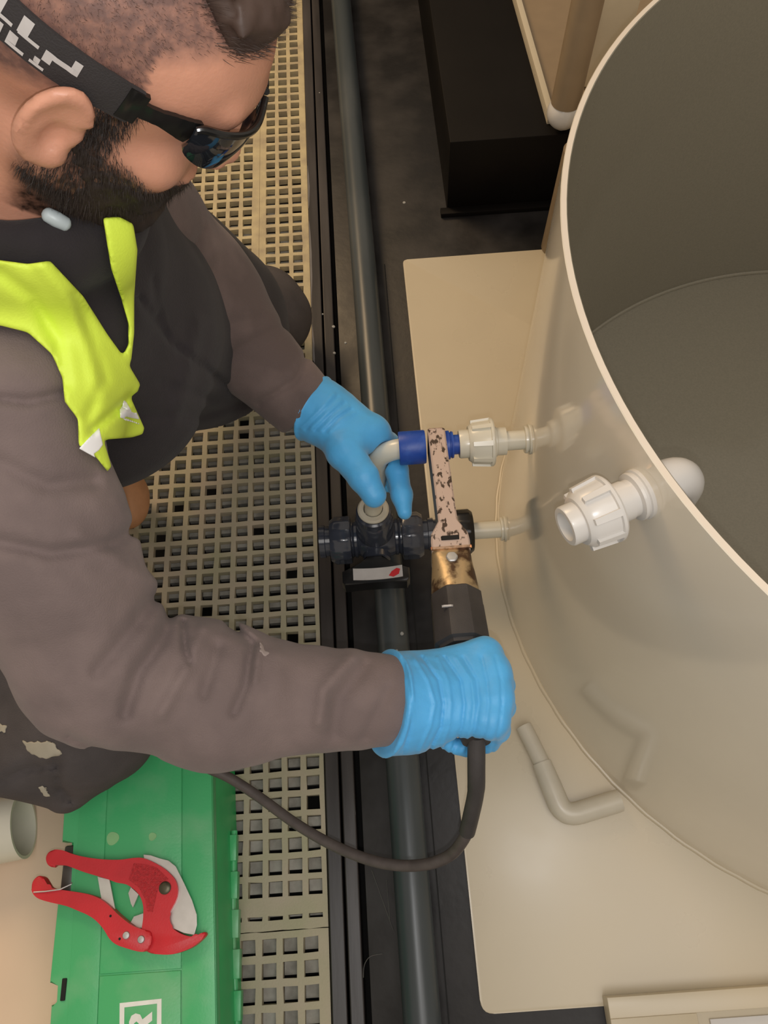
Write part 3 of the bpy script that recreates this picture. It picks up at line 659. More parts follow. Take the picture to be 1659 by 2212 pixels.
# ================================================================== IMPLICIT SURFACES (body, clothing, gloves)
def nrm(v): v = np.array(v, float); return v / np.linalg.norm(v)
def smin(a, b, k):
    h = np.clip(0.5 + 0.5 * (b - a) / k, 0, 1); return b * (1 - h) + a * h - k * h * (1 - h)
def smax(a, b, k): return -smin(-a, -b, k)
def cone(P, a, b, ra, rb):
    a = np.array(a, float); b = np.array(b, float); ba = b - a; l2 = ba @ ba
    t = np.clip(((P - a) @ ba) / l2, 0, 1); d = P - a - t[..., None] * ba
    return np.sqrt((d * d).sum(-1)) - (ra + (rb - ra) * t)
def chain(P, pts, rs, k=.01):
    d = None
    for i in range(len(pts) - 1):
        c = cone(P, pts[i], pts[i + 1], rs[i], rs[i + 1]); d = c if d is None else smin(d, c, k)
    return d
def ell(P, c, r, M=None):
    q = P - np.array(c, float)
    if M is not None: q = q @ np.array(M).T
    r = np.array(r, float); k0 = np.sqrt(((q / r) ** 2).sum(-1)); k1 = np.sqrt(((q / (r * r)) ** 2).sum(-1)) + 1e-9
    return k0 * (k0 - 1) / k1
def vnoise(P, s, seed=0):
    """cheap smooth pseudo noise in [-1,1]"""
    q = P * s; o = seed * 1.7
    return (np.sin(q[..., 0] * 1.1 + 1.3 * np.sin(q[..., 1] * .9 + o) + o) + np.sin(q[..., 1] * 1.3 + 1.1 * np.sin(q[..., 2] * 1.2 + 2 * o) + 1) + np.sin(q[..., 2] * .9 + 1.2 * np.sin(q[..., 0] * 1.1 + o * 3) + 2)) / 3
def polyline_d(p, pts):
    d = None
    for a, b in zip(pts, pts[1:]):
        a = np.array(a, float); b = np.array(b, float); ba = b - a; t = np.clip(((p - a) @ ba) / (ba @ ba), 0, 1)
        e = p - a - t[..., None] * ba; e = np.sqrt((e * e).sum(-1)); d = e if d is None else np.minimum(d, e)
    return d
def poly_sd(p, poly):
    """signed distance (negative inside) to a 2-D polygon"""
    poly = np.array(poly, float); n = len(poly); d = np.full(p.shape[:-1], 1e18); s = np.zeros(p.shape[:-1], bool)
    for i in range(n):
        a = poly[i]; b = poly[(i + 1) % n]; e = b - a; w_ = p - a; t = np.clip((w_ @ e) / (e @ e), 0, 1)
        q = w_ - t[..., None] * e; d = np.minimum(d, (q * q).sum(-1))
        c = ((a[1] <= p[..., 1]) != (b[1] <= p[..., 1]))
        xi = a[0] + (p[..., 1] - a[1]) / (b[1] - a[1] if abs(b[1] - a[1]) > 1e-9 else 1e-9) * (b[0] - a[0])
        s ^= c & (p[..., 0] < xi)
    d = np.sqrt(d); return np.where(s, -d, d)
def surfnet(f, lo, hi, h):
    lo = np.array(lo, float); hi = np.array(hi, float); n = np.ceil((hi - lo) / h).astype(int) + 1
    D = np.empty(n, np.float32)
    xs = lo[0] + np.arange(n[0]) * h; ys = lo[1] + np.arange(n[1]) * h; zs = lo[2] + np.arange(n[2]) * h
    # coarse pass: only evaluate fine samples near the surface
    B = 8
    Y, Z = np.meshgrid(ys, zs, indexing='ij')
    cxs = np.arange(0, n[0] + B, B); cys = np.arange(0, n[1] + B, B); czs = np.arange(0, n[2] + B, B)
    CX, CY, CZ = np.meshgrid(lo[0] + (cxs + B / 2) * h, lo[1] + (cys + B / 2) * h, lo[2] + (czs + B / 2) * h, indexing='ij')
    cf = f(np.stack([CX, CY, CZ], -1))
    near = np.abs(cf) < B * h * 1.45
    D[:] = 1.0
    for i, j, k in np.argwhere(~near & (cf < 0)): D[cxs[i]:cxs[i] + B, cys[j]:cys[j] + B, czs[k]:czs[k] + B] = -1
    idx = np.argwhere(near)
    o = np.arange(B); OX, OY, OZ = np.meshgrid(o, o, o, indexing='ij'); off = np.stack([OX, OY, OZ], -1).reshape(-1, 3)
    for c0_ in range(0, len(idx), 400):
        ids = (idx[c0_:c0_ + 400, None, :] * B + off[None]).reshape(-1, 3)
        ids = ids[(ids < n).all(1)]
        D[ids[:, 0], ids[:, 1], ids[:, 2]] = f(lo + ids * h)
    D[0] = np.maximum(D[0], 1e-4); D[-1] = np.maximum(D[-1], 1e-4); D[:, 0] = np.maximum(D[:, 0], 1e-4); D[:, -1] = np.maximum(D[:, -1], 1e-4); D[:, :, 0] = np.maximum(D[:, :, 0], 1e-4); D[:, :, -1] = np.maximum(D[:, :, -1], 1e-4)
    S_ = D < 0
    corners = [(a, b, c) for a in (0, 1) for b in (0, 1) for c in (0, 1)]
    cnt = sum(S_[a:n[0] - 1 + a, b:n[1] - 1 + b, c:n[2] - 1 + c].astype(np.int8) for a, b, c in corners)
    cells = np.argwhere((cnt > 0) & (cnt < 8)); vid = np.full(n - 1, -1, np.int64); vid[cells[:, 0], cells[:, 1], cells[:, 2]] = np.arange(len(cells))
    acc = np.zeros((len(cells), 3)); wt = np.zeros(len(cells))
    for a in corners:
        for ax_ in range(3):
            if a[ax_]: continue
            b = list(a); b[ax_] = 1
            da = D[cells[:, 0] + a[0], cells[:, 1] + a[1], cells[:, 2] + a[2]]; db = D[cells[:, 0] + b[0], cells[:, 1] + b[1], cells[:, 2] + b[2]]
            mk = (da < 0) != (db < 0); t = np.where(mk, da / np.where(mk, da - db, 1), 0)
            t = np.clip(t, 0, 1); p = np.array(a, float)[None] + 0 * acc; p[:, ax_] += t
            acc += p * mk[:, None]; wt += mk
    Vt = lo + (cells + acc / wt[:, None]) * h
    faces = []
    for ax_ in range(3):
        u, v = [(1, 2), (2, 0), (0, 1)][ax_]
        sl0 = [slice(None)] * 3; sl1 = [slice(None)] * 3; sl0[ax_] = slice(0, -1); sl1[ax_] = slice(1, None)
        a_, b_ = S_[tuple(sl0)], S_[tuple(sl1)]
        e = np.argwhere(a_ != b_); e = e[(e[:, u] > 0) & (e[:, v] > 0) & (e[:, u] < n[u] - 1) & (e[:, v] < n[v] - 1)]
        eu = np.zeros(3, int); eu[u] = 1; ev = np.zeros(3, int); ev[v] = 1
        q = [e - eu - ev, e - ev, e, e - eu]
        q = np.stack([vid[c[:, 0], c[:, 1], c[:, 2]] for c in q], 1)
        fl = b_[e[:, 0], e[:, 1], e[:, 2]]; q[fl] = q[fl][:, ::-1]; faces.append(q)
    F_ = np.concatenate(faces); F_ = F_[(F_ >= 0).all(1)]
    return Vt, F_
def sobj(name, f, lo, hi, h, mats, parent, mi=None, largest=True):
    Vt, F_ = surfnet(f, lo, hi, h)
    if largest and len(F_):    # keep the largest connected piece(s)
        lab = np.arange(len(Vt))
        for _ in range(400):
            mn = lab[F_].min(1); new_ = lab.copy()
            for c in range(4): np.minimum.at(new_, F_[:, c], mn)
            new_ = new_[new_]
            if (new_ == lab).all(): break
            lab = new_
        u, c = np.unique(lab, return_counts=True); keep = u[c > max(60, .02 * c.max())]; F_ = F_[np.isin(lab[F_[:, 0]], keep)]
        used = np.unique(F_); mp = np.full(len(Vt), -1); mp[used] = np.arange(len(used)); Vt = Vt[used]; F_ = mp[F_]
    me = bpy.data.meshes.new(name); me.vertices.add(len(Vt)); me.vertices.foreach_set('co', Vt.astype(np.float32).ravel())
    me.loops.add(len(F_) * 4); me.loops.foreach_set('vertex_index', F_.astype(np.int32).ravel())
    me.polygons.add(len(F_)); me.polygons.foreach_set('loop_start', np.arange(0, len(F_) * 4, 4, dtype=np.int32)); me.polygons.foreach_set('loop_total', np.full(len(F_), 4, np.int32))
    me.update(calc_edges=True); me.validate()
    o = link(name, me, mats, parent)
    if mi is not None:
        c = Vt[F_].mean(1); ids = mi(c); me.polygons.foreach_set('material_index', ids.astype(np.int32))
    return o

# ================================================================== PERSON
# --- head frame
HF = nrm((.72, -.05, -.69)); HL = nrm(np.cross((0, 0, 1), HF)); HU = np.cross(HF, HL)
EARW = np.array([-.175, .428, 1.02]); HC = EARW + HL * .078 + HF * .010 + HU * .005
def hw(p): return HC + HF * p[0] + HL * p[1] + HU * p[2]
def hl(P): q = P - HC; return np.stack([q @ HF, q @ HL, q @ HU], -1)
# --- joints
RS, RE, RW = np.array([-.295, .390, .805]), np.array([-.272, .232, .600]), W(850, 1524, .500)
LS, LE, LW = np.array([-.262, .68, .79]), np.array([-.225, .735, .54]), W(668, 872, .425)
NB = np.array([-.275, .52, .875]); CH = np.array([-.30, .56, .72]); PV = np.array([-.45, .66, .42])
RH_, LH_ = np.array([-.54, .54, .38]), np.array([-.50, .73, .37])
RK, LK = np.array([-.400, .268, .272]), np.array([-.205, 1.065, .115])
RA, LA = np.array([-.80, .34, .10]), np.array([-.45, 1.13, .07])
def head_sdf(P, detail=True):
    q = hl(P); ay = np.abs(q[..., 1]); m_ = np.stack([q[..., 0], ay, q[..., 2]], -1)
    d = ell(q, (-.018, 0, .035), (.100, .078, .088))
    d = smin(d, ell(q, (.030, 0, .045), (.062, .064, .060)), .02)
    d = smin(d, ell(q, (.032, 0, -.040), (.058, .060, .070)), .025)
    d = smin(d, ell(q, (.040, 0, -.088), (.045, .036, .028)), .025)
    d = smin(d, cone(m_, (.000, .054, -.055), (.062, .022, -.098), .016, .014), .02)
    d = smin(d, ell(m_, (.050, .042, -.022), (.026, .022, .020)), .015)
    d = smin(d, cone(m_, (.086, 0, .040), (.074, .040, .040), .010, .009), .014)      # brow
    d = smax(d, -ell(m_, (.094, .031, .020), (.012, .016, .010)), .010)               # eye sockets
    d = smin(d, ell(m_, (.074, .031, .021), (.013, .014, .012)), .004)
    d = smin(d, cone(q, (.088, 0, .026), (.104, 0, -.014), .007, .010), .010)          # nose
    d = smin(d, ell(m_, (.094, .012, -.018), (.012, .008, .008)), .006)
    d = smin(d, ell(q, (.086, 0, -.044), (.012, .022, .006)), .006); d = smin(d, ell(q, (.084, 0, -.056), (.012, .019, .007)), .006)
    d = smax(d, -ell(q, (.099, 0, -.0495), (.006, .024, .0015)), .003)
    # ears
    e = m_ - np.array([-.008, .080, -.002]); ca, sa = math.cos(.42), math.sin(.42)
    ex = e[..., 0] * ca - e[..., 1] * sa; ey = e[..., 0] * sa + e[..., 1] * ca; E_ = np.stack([ex, ey, e[..., 2]], -1) / .88
    ear = ell(E_, (-.006, .006, 0), (.022, .008, .034))
    rim_ = np.sqrt((np.sqrt((E_[..., 0] + .007) ** 2 / 1 + (E_[..., 2] * .66 - .002) ** 2) - .0195) ** 2 + (E_[..., 1] - .010) ** 2) - .0042
    rim_ = np.where((E_[..., 0] > .006) & (E_[..., 2] < .012), rim_ + .02, rim_)
    ear = smax(ear, -ell(E_, (-.004, .016, -.004), (.011, .010, .016)), .004)
    ear = smax(ear, -ell(E_, (-.010, .0165, .012), (.010, .006, .012)), .004)
    ear = smin(ear, rim_, .004); ear = smin(ear, ell(E_, (.004, .008, -.026), (.010, .006, .009)), .006); ear = smin(ear, ell(E_, (.010, .006, -.002), (.005, .006, .007)), .004)
    d = smin(d, ear, .006)
    return d
NECK0 = hw((-.035, 0, -.055))
def body_sdf(P):
    d = head_sdf(P)
    d = smin(d, chain(P, [NECK0, NB], [.056, .062], .02), .025)
    t = chain(P, [NB, CH, PV], [.07, .09, .085], .05)
    for a_, b_, c_ in ((RS, RE, RW), (LS, LE, LW)): t = smin(t, chain(P, [CH * .4 + NB * .6, a_, b_, c_], [.06, .045, .038, .026], .02), .03)
    for a_, b_, c_ in ((RH_, RK, RA), (LH_, LK, LA)): t = smin(t, chain(P, [PV, a_, b_, c_], [.075, .065, .045, .035], .03), .03)
    return smin(d, t, .03)
person = thing('person', 'kneeling man in dark hoodie and yellow vest, blue gloves, sunglasses, holding pipe and tool', 'person', (float(PV[0]), float(PV[1]), 0))
def bodymi(c): return np.zeros(len(c))
def skin_nodes():
    nt = SKIN.node_tree; N = nt.nodes; L = nt.links; b = N['Principled BSDF']; base = b.inputs['Base Color'].links[0].from_socket
    at_ = N.new('ShaderNodeAttribute'); at_.attribute_name = 'hairblend'; sp = N.new('ShaderNodeSeparateColor'); L.new(at_.outputs['Color'], sp.inputs[0])
    tc = N.new('ShaderNodeTexCoord'); nz = N.new('ShaderNodeTexNoise'); nz.inputs['Scale'].default_value = 160; nz.inputs['Detail'].default_value = 5; L.new(tc.outputs['Object'], nz.inputs[0])
    prev = base
    for ch, col, lo_, hi_ in (('Red', (.165, .090, .074, 1), .30, .60), ('Green', (.035, .018, .012, 1), .34, .62)):
        mr = N.new('ShaderNodeMapRange'); mr.inputs[1].default_value = lo_; mr.inputs[2].default_value = hi_; mr.inputs[3].default_value = .65; mr.inputs[4].default_value = 1.0; L.new(nz.outputs['Fac'], mr.inputs[0])
        mu = N.new('ShaderNodeMath'); mu.operation = 'MULTIPLY'; L.new(sp.outputs[ch], mu.inputs[0]); L.new(mr.outputs[0], mu.inputs[1])
        mx = N.new('ShaderNodeMix'); mx.data_type = 'RGBA'; L.new(mu.outputs[0], mx.inputs[0]); L.new(prev, mx.inputs[6]); mx.inputs[7].default_value = col; prev = mx.outputs[2]
    L.new(prev, b.inputs['Base Color'])
skin_nodes()
# --- hair, beard
def head_surf(dir_, c=(0, 0, .03)):
    """distance from local point c along local direction to the head surface"""
    dir_ = nrm(dir_); ts_ = np.linspace(.02, .16, 141); pts_ = np.array([hw(np.array(c) + dir_ * t) for t in ts_]); d = head_sdf(pts_)
    i = int(np.argmax(d > 0)); return float(ts_[i] - d[i] * .0005 / max(1e-6, d[i] - d[i - 1]) if i else ts_[0])
def hairline(q):   # positive inside the hair zone (local head coordinates)
    ay = np.abs(q[..., 1])
    front = .070 + .004 * np.cos(q[..., 1] * 60) - np.clip(q[..., 0] - .02, 0, 1) * .2 + np.clip(ay - .03, 0, 1) * .1
    top_ = q[..., 2] - np.where(q[..., 0] > .02, .062 + (q[..., 0] - .02) * .55, .030 - (.02 - q[..., 0]) * .55)
    return np.minimum(top_, .085 - q[..., 0] + (q[..., 2] - .06) * .2)
def hair_sdf(P):
    q = hl(P); hz = hairline(q)
    thick = .0035 + .016 * np.clip((q[..., 2] - .075) / .035, 0, 1) * np.clip((q[..., 0] + .02) / .06, 0, 1) + .006 * np.clip((q[..., 2] - .07) / .03, 0, 1)
    thick = thick * np.clip(.15 + hz / .012, 0, 1) + .0012 * vnoise(P, 420, 2) * np.clip(hz / .01, 0, 1)
    return smax(head_sdf(P) - thick, -hz * .8 - .0005, .002)
def beard_zone(q):
    ay = np.abs(q[..., 1])
    lower = -.020 - q[..., 2] + np.clip(.03 - q[..., 0], 0, .03) * .55 - np.clip(q[..., 0] - .045, 0, 1) * .55
    side = .030 + q[..., 0] + np.clip(-.02 - q[..., 2], 0, 1) * .05
    burn = np.minimum(.013 - np.abs(q[..., 0] - .016), .030 - q[..., 2])
    lower = np.minimum(lower, side - .012); lower = np.where(q[..., 2] < -.045, np.minimum(lower, q[..., 0] + .022 + .25 * (q[..., 2] + .045)), lower); lower = np.minimum(lower, .0745 - ay)
    return np.minimum(np.maximum(lower, burn), .13 + q[..., 2])
def beard_sdf(P):
    q = hl(P); bz = beard_zone(q) + .0045 * vnoise(P, 520, 8) - .012
    th = (.0010 + .0065 * np.clip(bz / .035, 0, 1) + .0013 * vnoise(P, 380, 5) * np.clip(bz / .012, 0, 1))
    return smax(head_sdf(P) - th, -bz * .8, .002)
bb0, bb1 = hw((0, 0, 0)) - .17, hw((0, 0, 0)) + .17
o = sobj('body', body_sdf, (-.92, .10, .02), (.03, 1.22, 1.17), .0034, SKIN, person)
me = o.data; co = np.empty(len(me.vertices) * 3, np.float32); me.vertices.foreach_get('co', co); q_ = hl(co.reshape(-1, 3).astype(float))
a1 = np.clip((hairline(q_) + .006) / .016, 0, 1) * (np.abs(q_[:, 1]) < .0850); a2 = np.clip((beard_zone(q_) + .004) / .014, 0, 1) * (q_[:, 2] > -.112) * (np.abs(q_[:, 1]) < .076)
ca_ = me.color_attributes.new('hairblend', 'FLOAT_COLOR', 'POINT'); ca_.data.foreach_set('color', np.stack([a1, a2, 0 * a1, 0 * a1 + 1], 1).astype(np.float32).ravel())
def quiff_zone(q):
    return np.minimum(q[..., 2] - (.078 + .03 * np.clip(.05 - q[..., 0], 0, 1) / .05), hairline(q) + .004) + .004 * np.sin(q[..., 1] * 150)
def quiff_sdf(P):
    q = hl(P); qz = quiff_zone(q)
    return smax(head_sdf(P) - .016 * np.clip(qz / .02, 0, 1) - .0016 * vnoise(P, 330, 2) * np.clip(qz / .01, 0, 1), -qz * .8, .003)
hair = sobj('hair', quiff_sdf, bb0, bb1, .0022, HAIR, person)
beard = sobj('beard', beard_sdf, bb0, bb1, .0022, BEARD, person)
def strands(name, zone, n, length, width, mats, parent, tilt, lo_z, hi_z):
    r = np.random.default_rng(7); vs_, fs_ = [], []
    out = 0
    while out < n:
        d_ = r.normal(size=(4000, 3)); d_ /= np.linalg.norm(d_, axis=1)[:, None]
        c = np.array([0.0, 0, .0]); ts_ = np.full(4000, .05)
        for _ in range(14):
            pts_ = (c + d_ * ts_[:, None]); Pw = HC + pts_[:, :1] * HF + pts_[:, 1:2] * HL + pts_[:, 2:] * HU; ts_ = ts_ - head_sdf(Pw) * .9
        q = c + d_ * ts_[:, None]; z_ = zone(q); pr = np.clip(z_ / .012, 0, 1)
        ok = (z_ > 0) & (r.random(4000) < pr) & (q[:, 2] > lo_z) & (q[:, 2] < hi_z) & (np.abs(q[:, 1]) < .088)
        for k in np.nonzero(ok)[0][:n - out]:
            p = q[k]; nn = nrm(d_[k] + r.normal(size=3) * .25 + np.array(tilt)); L_ = length(p) * (.6 + .8 * r.random()); side = nrm(np.cross(nn, r.normal(size=3))) * width
            b = len(vs_); mid = p + nn * L_ * .5; tip = p + nn * L_ + np.array(tilt) * L_ * .4
            vs_ += [p - side - nn * .001, p + side - nn * .001, mid + side * .7, mid - side * .7, tip]; fs_ += [(b, b + 1, b + 2, b + 3), (b + 3, b + 2, b + 4)]; out += 1
    Vw = np.array(vs_); Vw = HC + Vw[:, :1] * HF + Vw[:, 1:2] * HL + Vw[:, 2:] * HU
    me = bpy.data.meshes.new(name); me.from_pydata([tuple(v) for v in Vw], [], fs_); me.update(); o = link(name, me, mats, parent, False); o['kind'] = 'stuff'; return o
strands('beard_hairs', lambda q: beard_zone(q) + .004, 24000, lambda p: .0085 if p[2] < -.06 else .0045, .00020, BEARD, beard, (.15, 0, -.5), -.14, .04)
strands('hair_strands', lambda q: quiff_zone(q) + .006, 9000, lambda p: .006 + .016 * max(0, min(1, (p[2] - .08) / .04)), .00022, HAIR, hair, (.6, 0, .2), .02, .2)
strands('cropped_hairs', hairline, 9000, lambda p: .0032, .00013, STUB, hair, (.3, 0, -.3), .02, .2)

# --- sunglasses with elastic strap
def ribbon(name, th0, th1, z_of, half, off, thick, mats, parent, n=60, half_of=None):
    bm = new(); rings = []
    for k in range(n + 1):
        th = th0 + (th1 - th0) * k / n; zc_ = z_of(th); hh = half_of(th) if half_of else half; ring = []
        d_ = np.array([math.cos(th), math.sin(th), 0]); rs = []
        for zz_ in (-1, -.5, 0, .5, 1): rs.append(head_surf(d_, (0, 0, zc_ + zz_ * hh)))
        rm = max(rs)
        for j, zz_ in enumerate((-1, -.5, 0, .5, 1)): ring.append((np.array([0, 0, zc_ + zz_ * hh]) + d_ * (max(rs[j], rm - .006) + off(th))))
        ring2 = [p + d_ * thick for p in ring][::-1]
        rings.append([bm.verts.new(V(hw(p))) for p in ring + ring2])
    m2 = len(rings[0])
    for a_, b_ in zip(rings, rings[1:]):
        for j in range(m2): bm.faces.new((a_[j], a_[(j + 1) % m2], b_[(j + 1) % m2], b_[j]))
    bm.faces.new(rings[0]); bm.faces.new(rings[-1]); return obj(name, bm, mats, parent, auto=50)
gl = thing('sunglasses', 'black wraparound sunglasses with wide printed elastic strap worn on the man\'s head', 'glasses', hw((.08, 0, .03)))
D2R = math.radians
th_h = D2R(-72)
zs_ = lambda th: .034
for sgn in (-1, 1):
    fr_ = ribbon('temple_arm', sgn * D2R(74), sgn * D2R(47), lambda th: .034 - .004 * max(0, (D2R(60) - abs(th))) / D2R(13), .007, lambda th: .0028, .0028, GLOSSB, gl, n=16, half_of=lambda th: .0055 + .0050 * max(0, (D2R(64) - abs(th)) / D2R(16)))
    path = smoothpath([(.058, -.0690), (.074, -.0630), (.088, -.0500), (.0965, -.0330), (.1000, -.014), (.1000, -.003)], 6)
    bm = new(); rings = []
    for k, p in enumerate(path):
        t = k / (len(path) - 1); hh = .0085 + .0085 * math.sin(min(1, t * 1.15) ** .7 * PI * .9); zc_ = .029 - .006 * math.sin(t * PI)
        a_ = np.array(path[max(0, k - 1)]); b_ = np.array(path[min(len(path) - 1, k + 1)]); tg_ = nrm(b_ - a_); nn = np.array([tg_[1], -tg_[0]])
        ring = []
        for zz_ in (-1, -.5, 0, .5, 1): ring.append((p[0] - .0035 * zz_ * zz_ * nn[0] * .6 + .0, (p[1] - .0035 * zz_ * zz_ * nn[1] * .6), zc_ + hh * zz_))
        ring2 = [(r_[0] + nn[0] * .0022, r_[1] + nn[1] * .0022, r_[2]) for r_ in ring][::-1]
        rings.append([bm.verts.new(V(hw((q[0], q[1] if sgn < 0 else -q[1], q[2])))) for q in ring + ring2])
    for a_, b_ in zip(rings, rings[1:]):
        for j in range(10): f = bm.faces.new((a_[j], a_[(j + 1) % 10], b_[(j + 1) % 10], b_[j]))
    bm.faces.new(rings[0]); bm.faces.new(rings[-1]); obj('lens', bm, LENS, gl, auto=50)
    bm = new(); tube(bm, [hw((p[0] + .0005, (p[1] if sgn < 0 else -p[1]), .029 - .006 * math.sin(k / (len(path) - 1) * PI) + .0085 + .0085 * math.sin(min(1, k / (len(path) - 1) * 1.15) ** .7 * PI * .9))) for k, p in enumerate(path)], .0024, 10); obj('brow_rim', bm, GLOSSB, gl)
strap = ribbon('strap', D2R(74), D2R(286), lambda th: .034 - .004 * math.cos(th), .0130, lambda th: .0032, .0022, STRAP, gl, n=90)
for sgn in (-1, 1): ribbon('strap_clip', sgn * D2R(80), sgn * D2R(72), lambda th: .034, .0115, lambda th: .0032, .0032, GLOSSB, gl, n=8)
# strap print: letter strokes as thin raised print following the strap
def strap_pt(u, v):   # u angle in degrees from the front (right side negative), v -1..1 across the strap
    th = D2R(-u); zc_ = .034 - .004 * math.cos(th); d_ = np.array([math.cos(th), math.sin(th), 0]); z = zc_ + v * .0130
    r = max(head_surf(d_, (0, 0, zc_ + a_ * .0115)) for a_ in (-1, -.5, 0, .5, 1)); r = max(head_surf(d_, (0, 0, z)), r - .006)
    return hw(np.array([0, 0, z]) + d_ * (r + .0032 + .0025))
def strip_print(bm, u0, v0, u1, v1):
    nn = max(1, int(abs(u1 - u0) / 2)) 
    for k in range(nn):
        a_, b_ = u0 + (u1 - u0) * k / nn, u0 + (u1 - u0) * (k + 1) / nn
        q = [V(strap_pt(a_, v0)), V(strap_pt(b_, v0)), V(strap_pt(b_, v1)), V(strap_pt(a_, v1))]; bm.faces.new([bm.verts.new(p) for p in q])
bm = new()
for (u0, v0, u1, v1) in [(98, -.05, 110, .20), (98, -.05, 101, .62), (107, -.35, 110, .2),      # block glyph
                         (112, -.05, 119, .12), (116, .0, 119.5, .8), (121, -.05, 128, .12), (125, .0, 128.5, .85), (130, -.05, 137, .12), (134, .0, 137, .85),
                         (139, -.05, 150, .12), (139, .0, 142, .85), (147, .0, 150, .85),
                         (108, -.85, 113, -.7), (110, -.7, 112, -.4), (115, -.85, 121, -.68), (118, -.68, 121, -.2), (123, -.85, 130, -.66), (123, -.66, 126, -.2), (128, -.4, 131, -.2),
                         (132, -.88, 142, -.2), (144, -.88, 152, -.5)]:
    strip_print(bm, u0, v0, u1, v1)
o = obj('strap_print', bm, STRAPW, strap, False)

# --- clothing
def torso(P):
    q = P.copy(); q[..., 1] = .56 + (q[..., 1] - .56) * .80
    def t(v): return np.array([v[0], .56 + (v[1] - .56) * .80, v[2]])
    d = chain(q, [t((-.285, .54, .79)), t((-.30, .57, .66)), t((-.290, .745, .50)), t((-.238, .782, .405))], [.105, .122, .122, .120], .06)
    d = smin(d, chain(q, [t((-.32, .58, .68)), t((-.425, .635, .50)), t((-.46, .65, .44))], [.115, .122, .125], .04), .05)
    d = smin(d, chain(q, [t((-.30, .42, .795)), t((-.28, .68, .775))], [.068, .068], .03), .05)
    return d
CREASE_BODY = [([(300, 640), (370, 740), (450, 800), (510, 850), (560, 865)], 7, .006), ([(330, 600), (345, 690)], 5, .003), ([(350, 830), (450, 860), (560, 870)], 10, .004), ([(300, 900), (420, 900), (560, 860)], 12, .004), ([(430, 700), (380, 900)], 16, -.004)]
def collar(P):
    cd_ = nrm(NECK0 - NB); r_ = P - (NB + cd_ * .045); ht = r_ @ cd_; rd = np.sqrt(np.maximum(0, (r_ * r_).sum(-1) - ht * ht))
    return np.sqrt((rd - .082) ** 2 + (ht * .55) ** 2) - .021
def hood_sdf(P):
    d = torso(P); p, z = pix(P)
    for pl, wd, a_ in CREASE_BODY: d = d + a_ * np.exp(-(polyline_d(p, pl) / wd) ** 2)
    d = d + .0025 * vnoise(P, 38, 1)
    # collar bunched around the neck
    cd_ = nrm(NECK0 - NB); r_ = P - (NB + cd_ * .045); ht = r_ @ cd_; rd = np.sqrt(np.maximum(0, (r_ * r_).sum(-1) - ht * ht))
    col = np.sqrt((rd - .082) ** 2 + (ht * .55) ** 2) - .021 - .003 * vnoise(P, 70, 3)
    d = smin(d, col, .022)
    inner = np.sqrt(np.maximum(0, rd) ** 2) - .064
    d = np.where(ht > -.02, np.maximum(d, -inner), d)
    return np.maximum(d, .37 - P[..., 2] + .02 * np.sin(P[..., 1] * 14))
sobj('hoodie', hood_sdf, (-.66, .22, .33), (.0, 1.0, 1.0), .0042, HOOD, person)
RSLV = [(-.300, .400, .80), (-.300, .310, .705), (-.272, .232, .605), (-.175, .207, .555), tuple(RW + np.array([-.004, .002, .012]))]
CR_R = [([(0, 860), (60, 868), (140, 850)], 9, .005), ([(0, 1000), (100, 1050), (200, 1040)], 14, .005), ([(0, 1170), (110, 1195), (240, 1175), (300, 1140)], 12, .007), ([(170, 1160), (290, 1240), (335, 1255)], 14, -.004),
        ([(375, 1300), (350, 1380), (300, 1450), (270, 1540)], 13, .008), ([(330, 1300), (250, 1400), (210, 1450)], 14, .006), ([(395, 1345), (400, 1400), (410, 1430)], 6, .005), ([(440, 1360), (400, 1450), (350, 1540)], 12, -.005),
        ([(500, 1350), (545, 1390), (530, 1480), (505, 1540)], 9, .006), ([(515, 1345), (560, 1385), (550, 1470)], 8, -.004), ([(470, 1400), (440, 1500)], 11, .005), ([(600, 1420), (590, 1520)], 20, -.004), ([(760, 1420), (700, 1490), (690, 1560)], 12, -.006),
        ([(790, 1440), (730, 1510), (720, 1580)], 14, .005), ([(840, 1490), (790, 1590)], 10, .003), ([(150, 1590), (240, 1630), (330, 1645)], 8, .004)]
def rslv_sdf(P):
    d = chain(P, RSLV, [.072, .071, .067, .060, .0455], .04)
    p, z = pix(P)
    for pl, wd, a_ in CR_R: d = d + a_ * 1.15 * np.exp(-(polyline_d(p, pl) / (wd * 1.35)) ** 2)
    d = d + .0022 * vnoise(P, 55, 4) + .0008 * vnoise(P, 160, 6)
    e = (P - RW) @ nrm(RW - RE) ; return smax(d, e - .004, .008)
sobj('sleeve', rslv_sdf, (-.42, .08, .42), (.03, .50, .90), .0026, SLEEVE, person)
slv_o = [o for o in bpy.data.objects if o.name == 'sleeve'][0]
def surf_patch(name, f, pl_, cx_, cy_, m_, par, ext=.04, amp=4):
    d0 = Rm.T @ np.array([cx_ - IW / 2, cy_ - IH / 2, FPX]); d0 /= np.linalg.norm(d0); t_ = .4
    for _ in range(150):
        v_ = float(f((CAM + d0 * t_)[None])[0]); t_ += v_ * .5
        if v_ < .0005: break
    cpt = CAM + d0 * t_
    def pf(P):
        p, z = pix(P); b = f(P); return np.maximum(np.maximum(b - .0009, -(b + .002)), (poly_sd(p, pl_) + amp * vnoise(P, 700, 3)) * z / FPX)
    sobj(name, pf, cpt - ext, cpt + ext, .0011, m_, par, largest=False)
surf_patch('dark_stain', rslv_sdf, [(178, 1602), (200, 1604), (232, 1622), (262, 1640), (240, 1641), (205, 1628)], 220, 1622, mat('oily_stain', (.055, .048, .042, 1), .9), slv_o, amp=6)
surf_patch('pale_mark', rslv_sdf, [(560, 1384), (568, 1396), (580, 1412), (574, 1420), (562, 1408)], 569, 1402, mat('pale_mark', (.32, .26, .24, 1), .9), slv_o, amp=3)
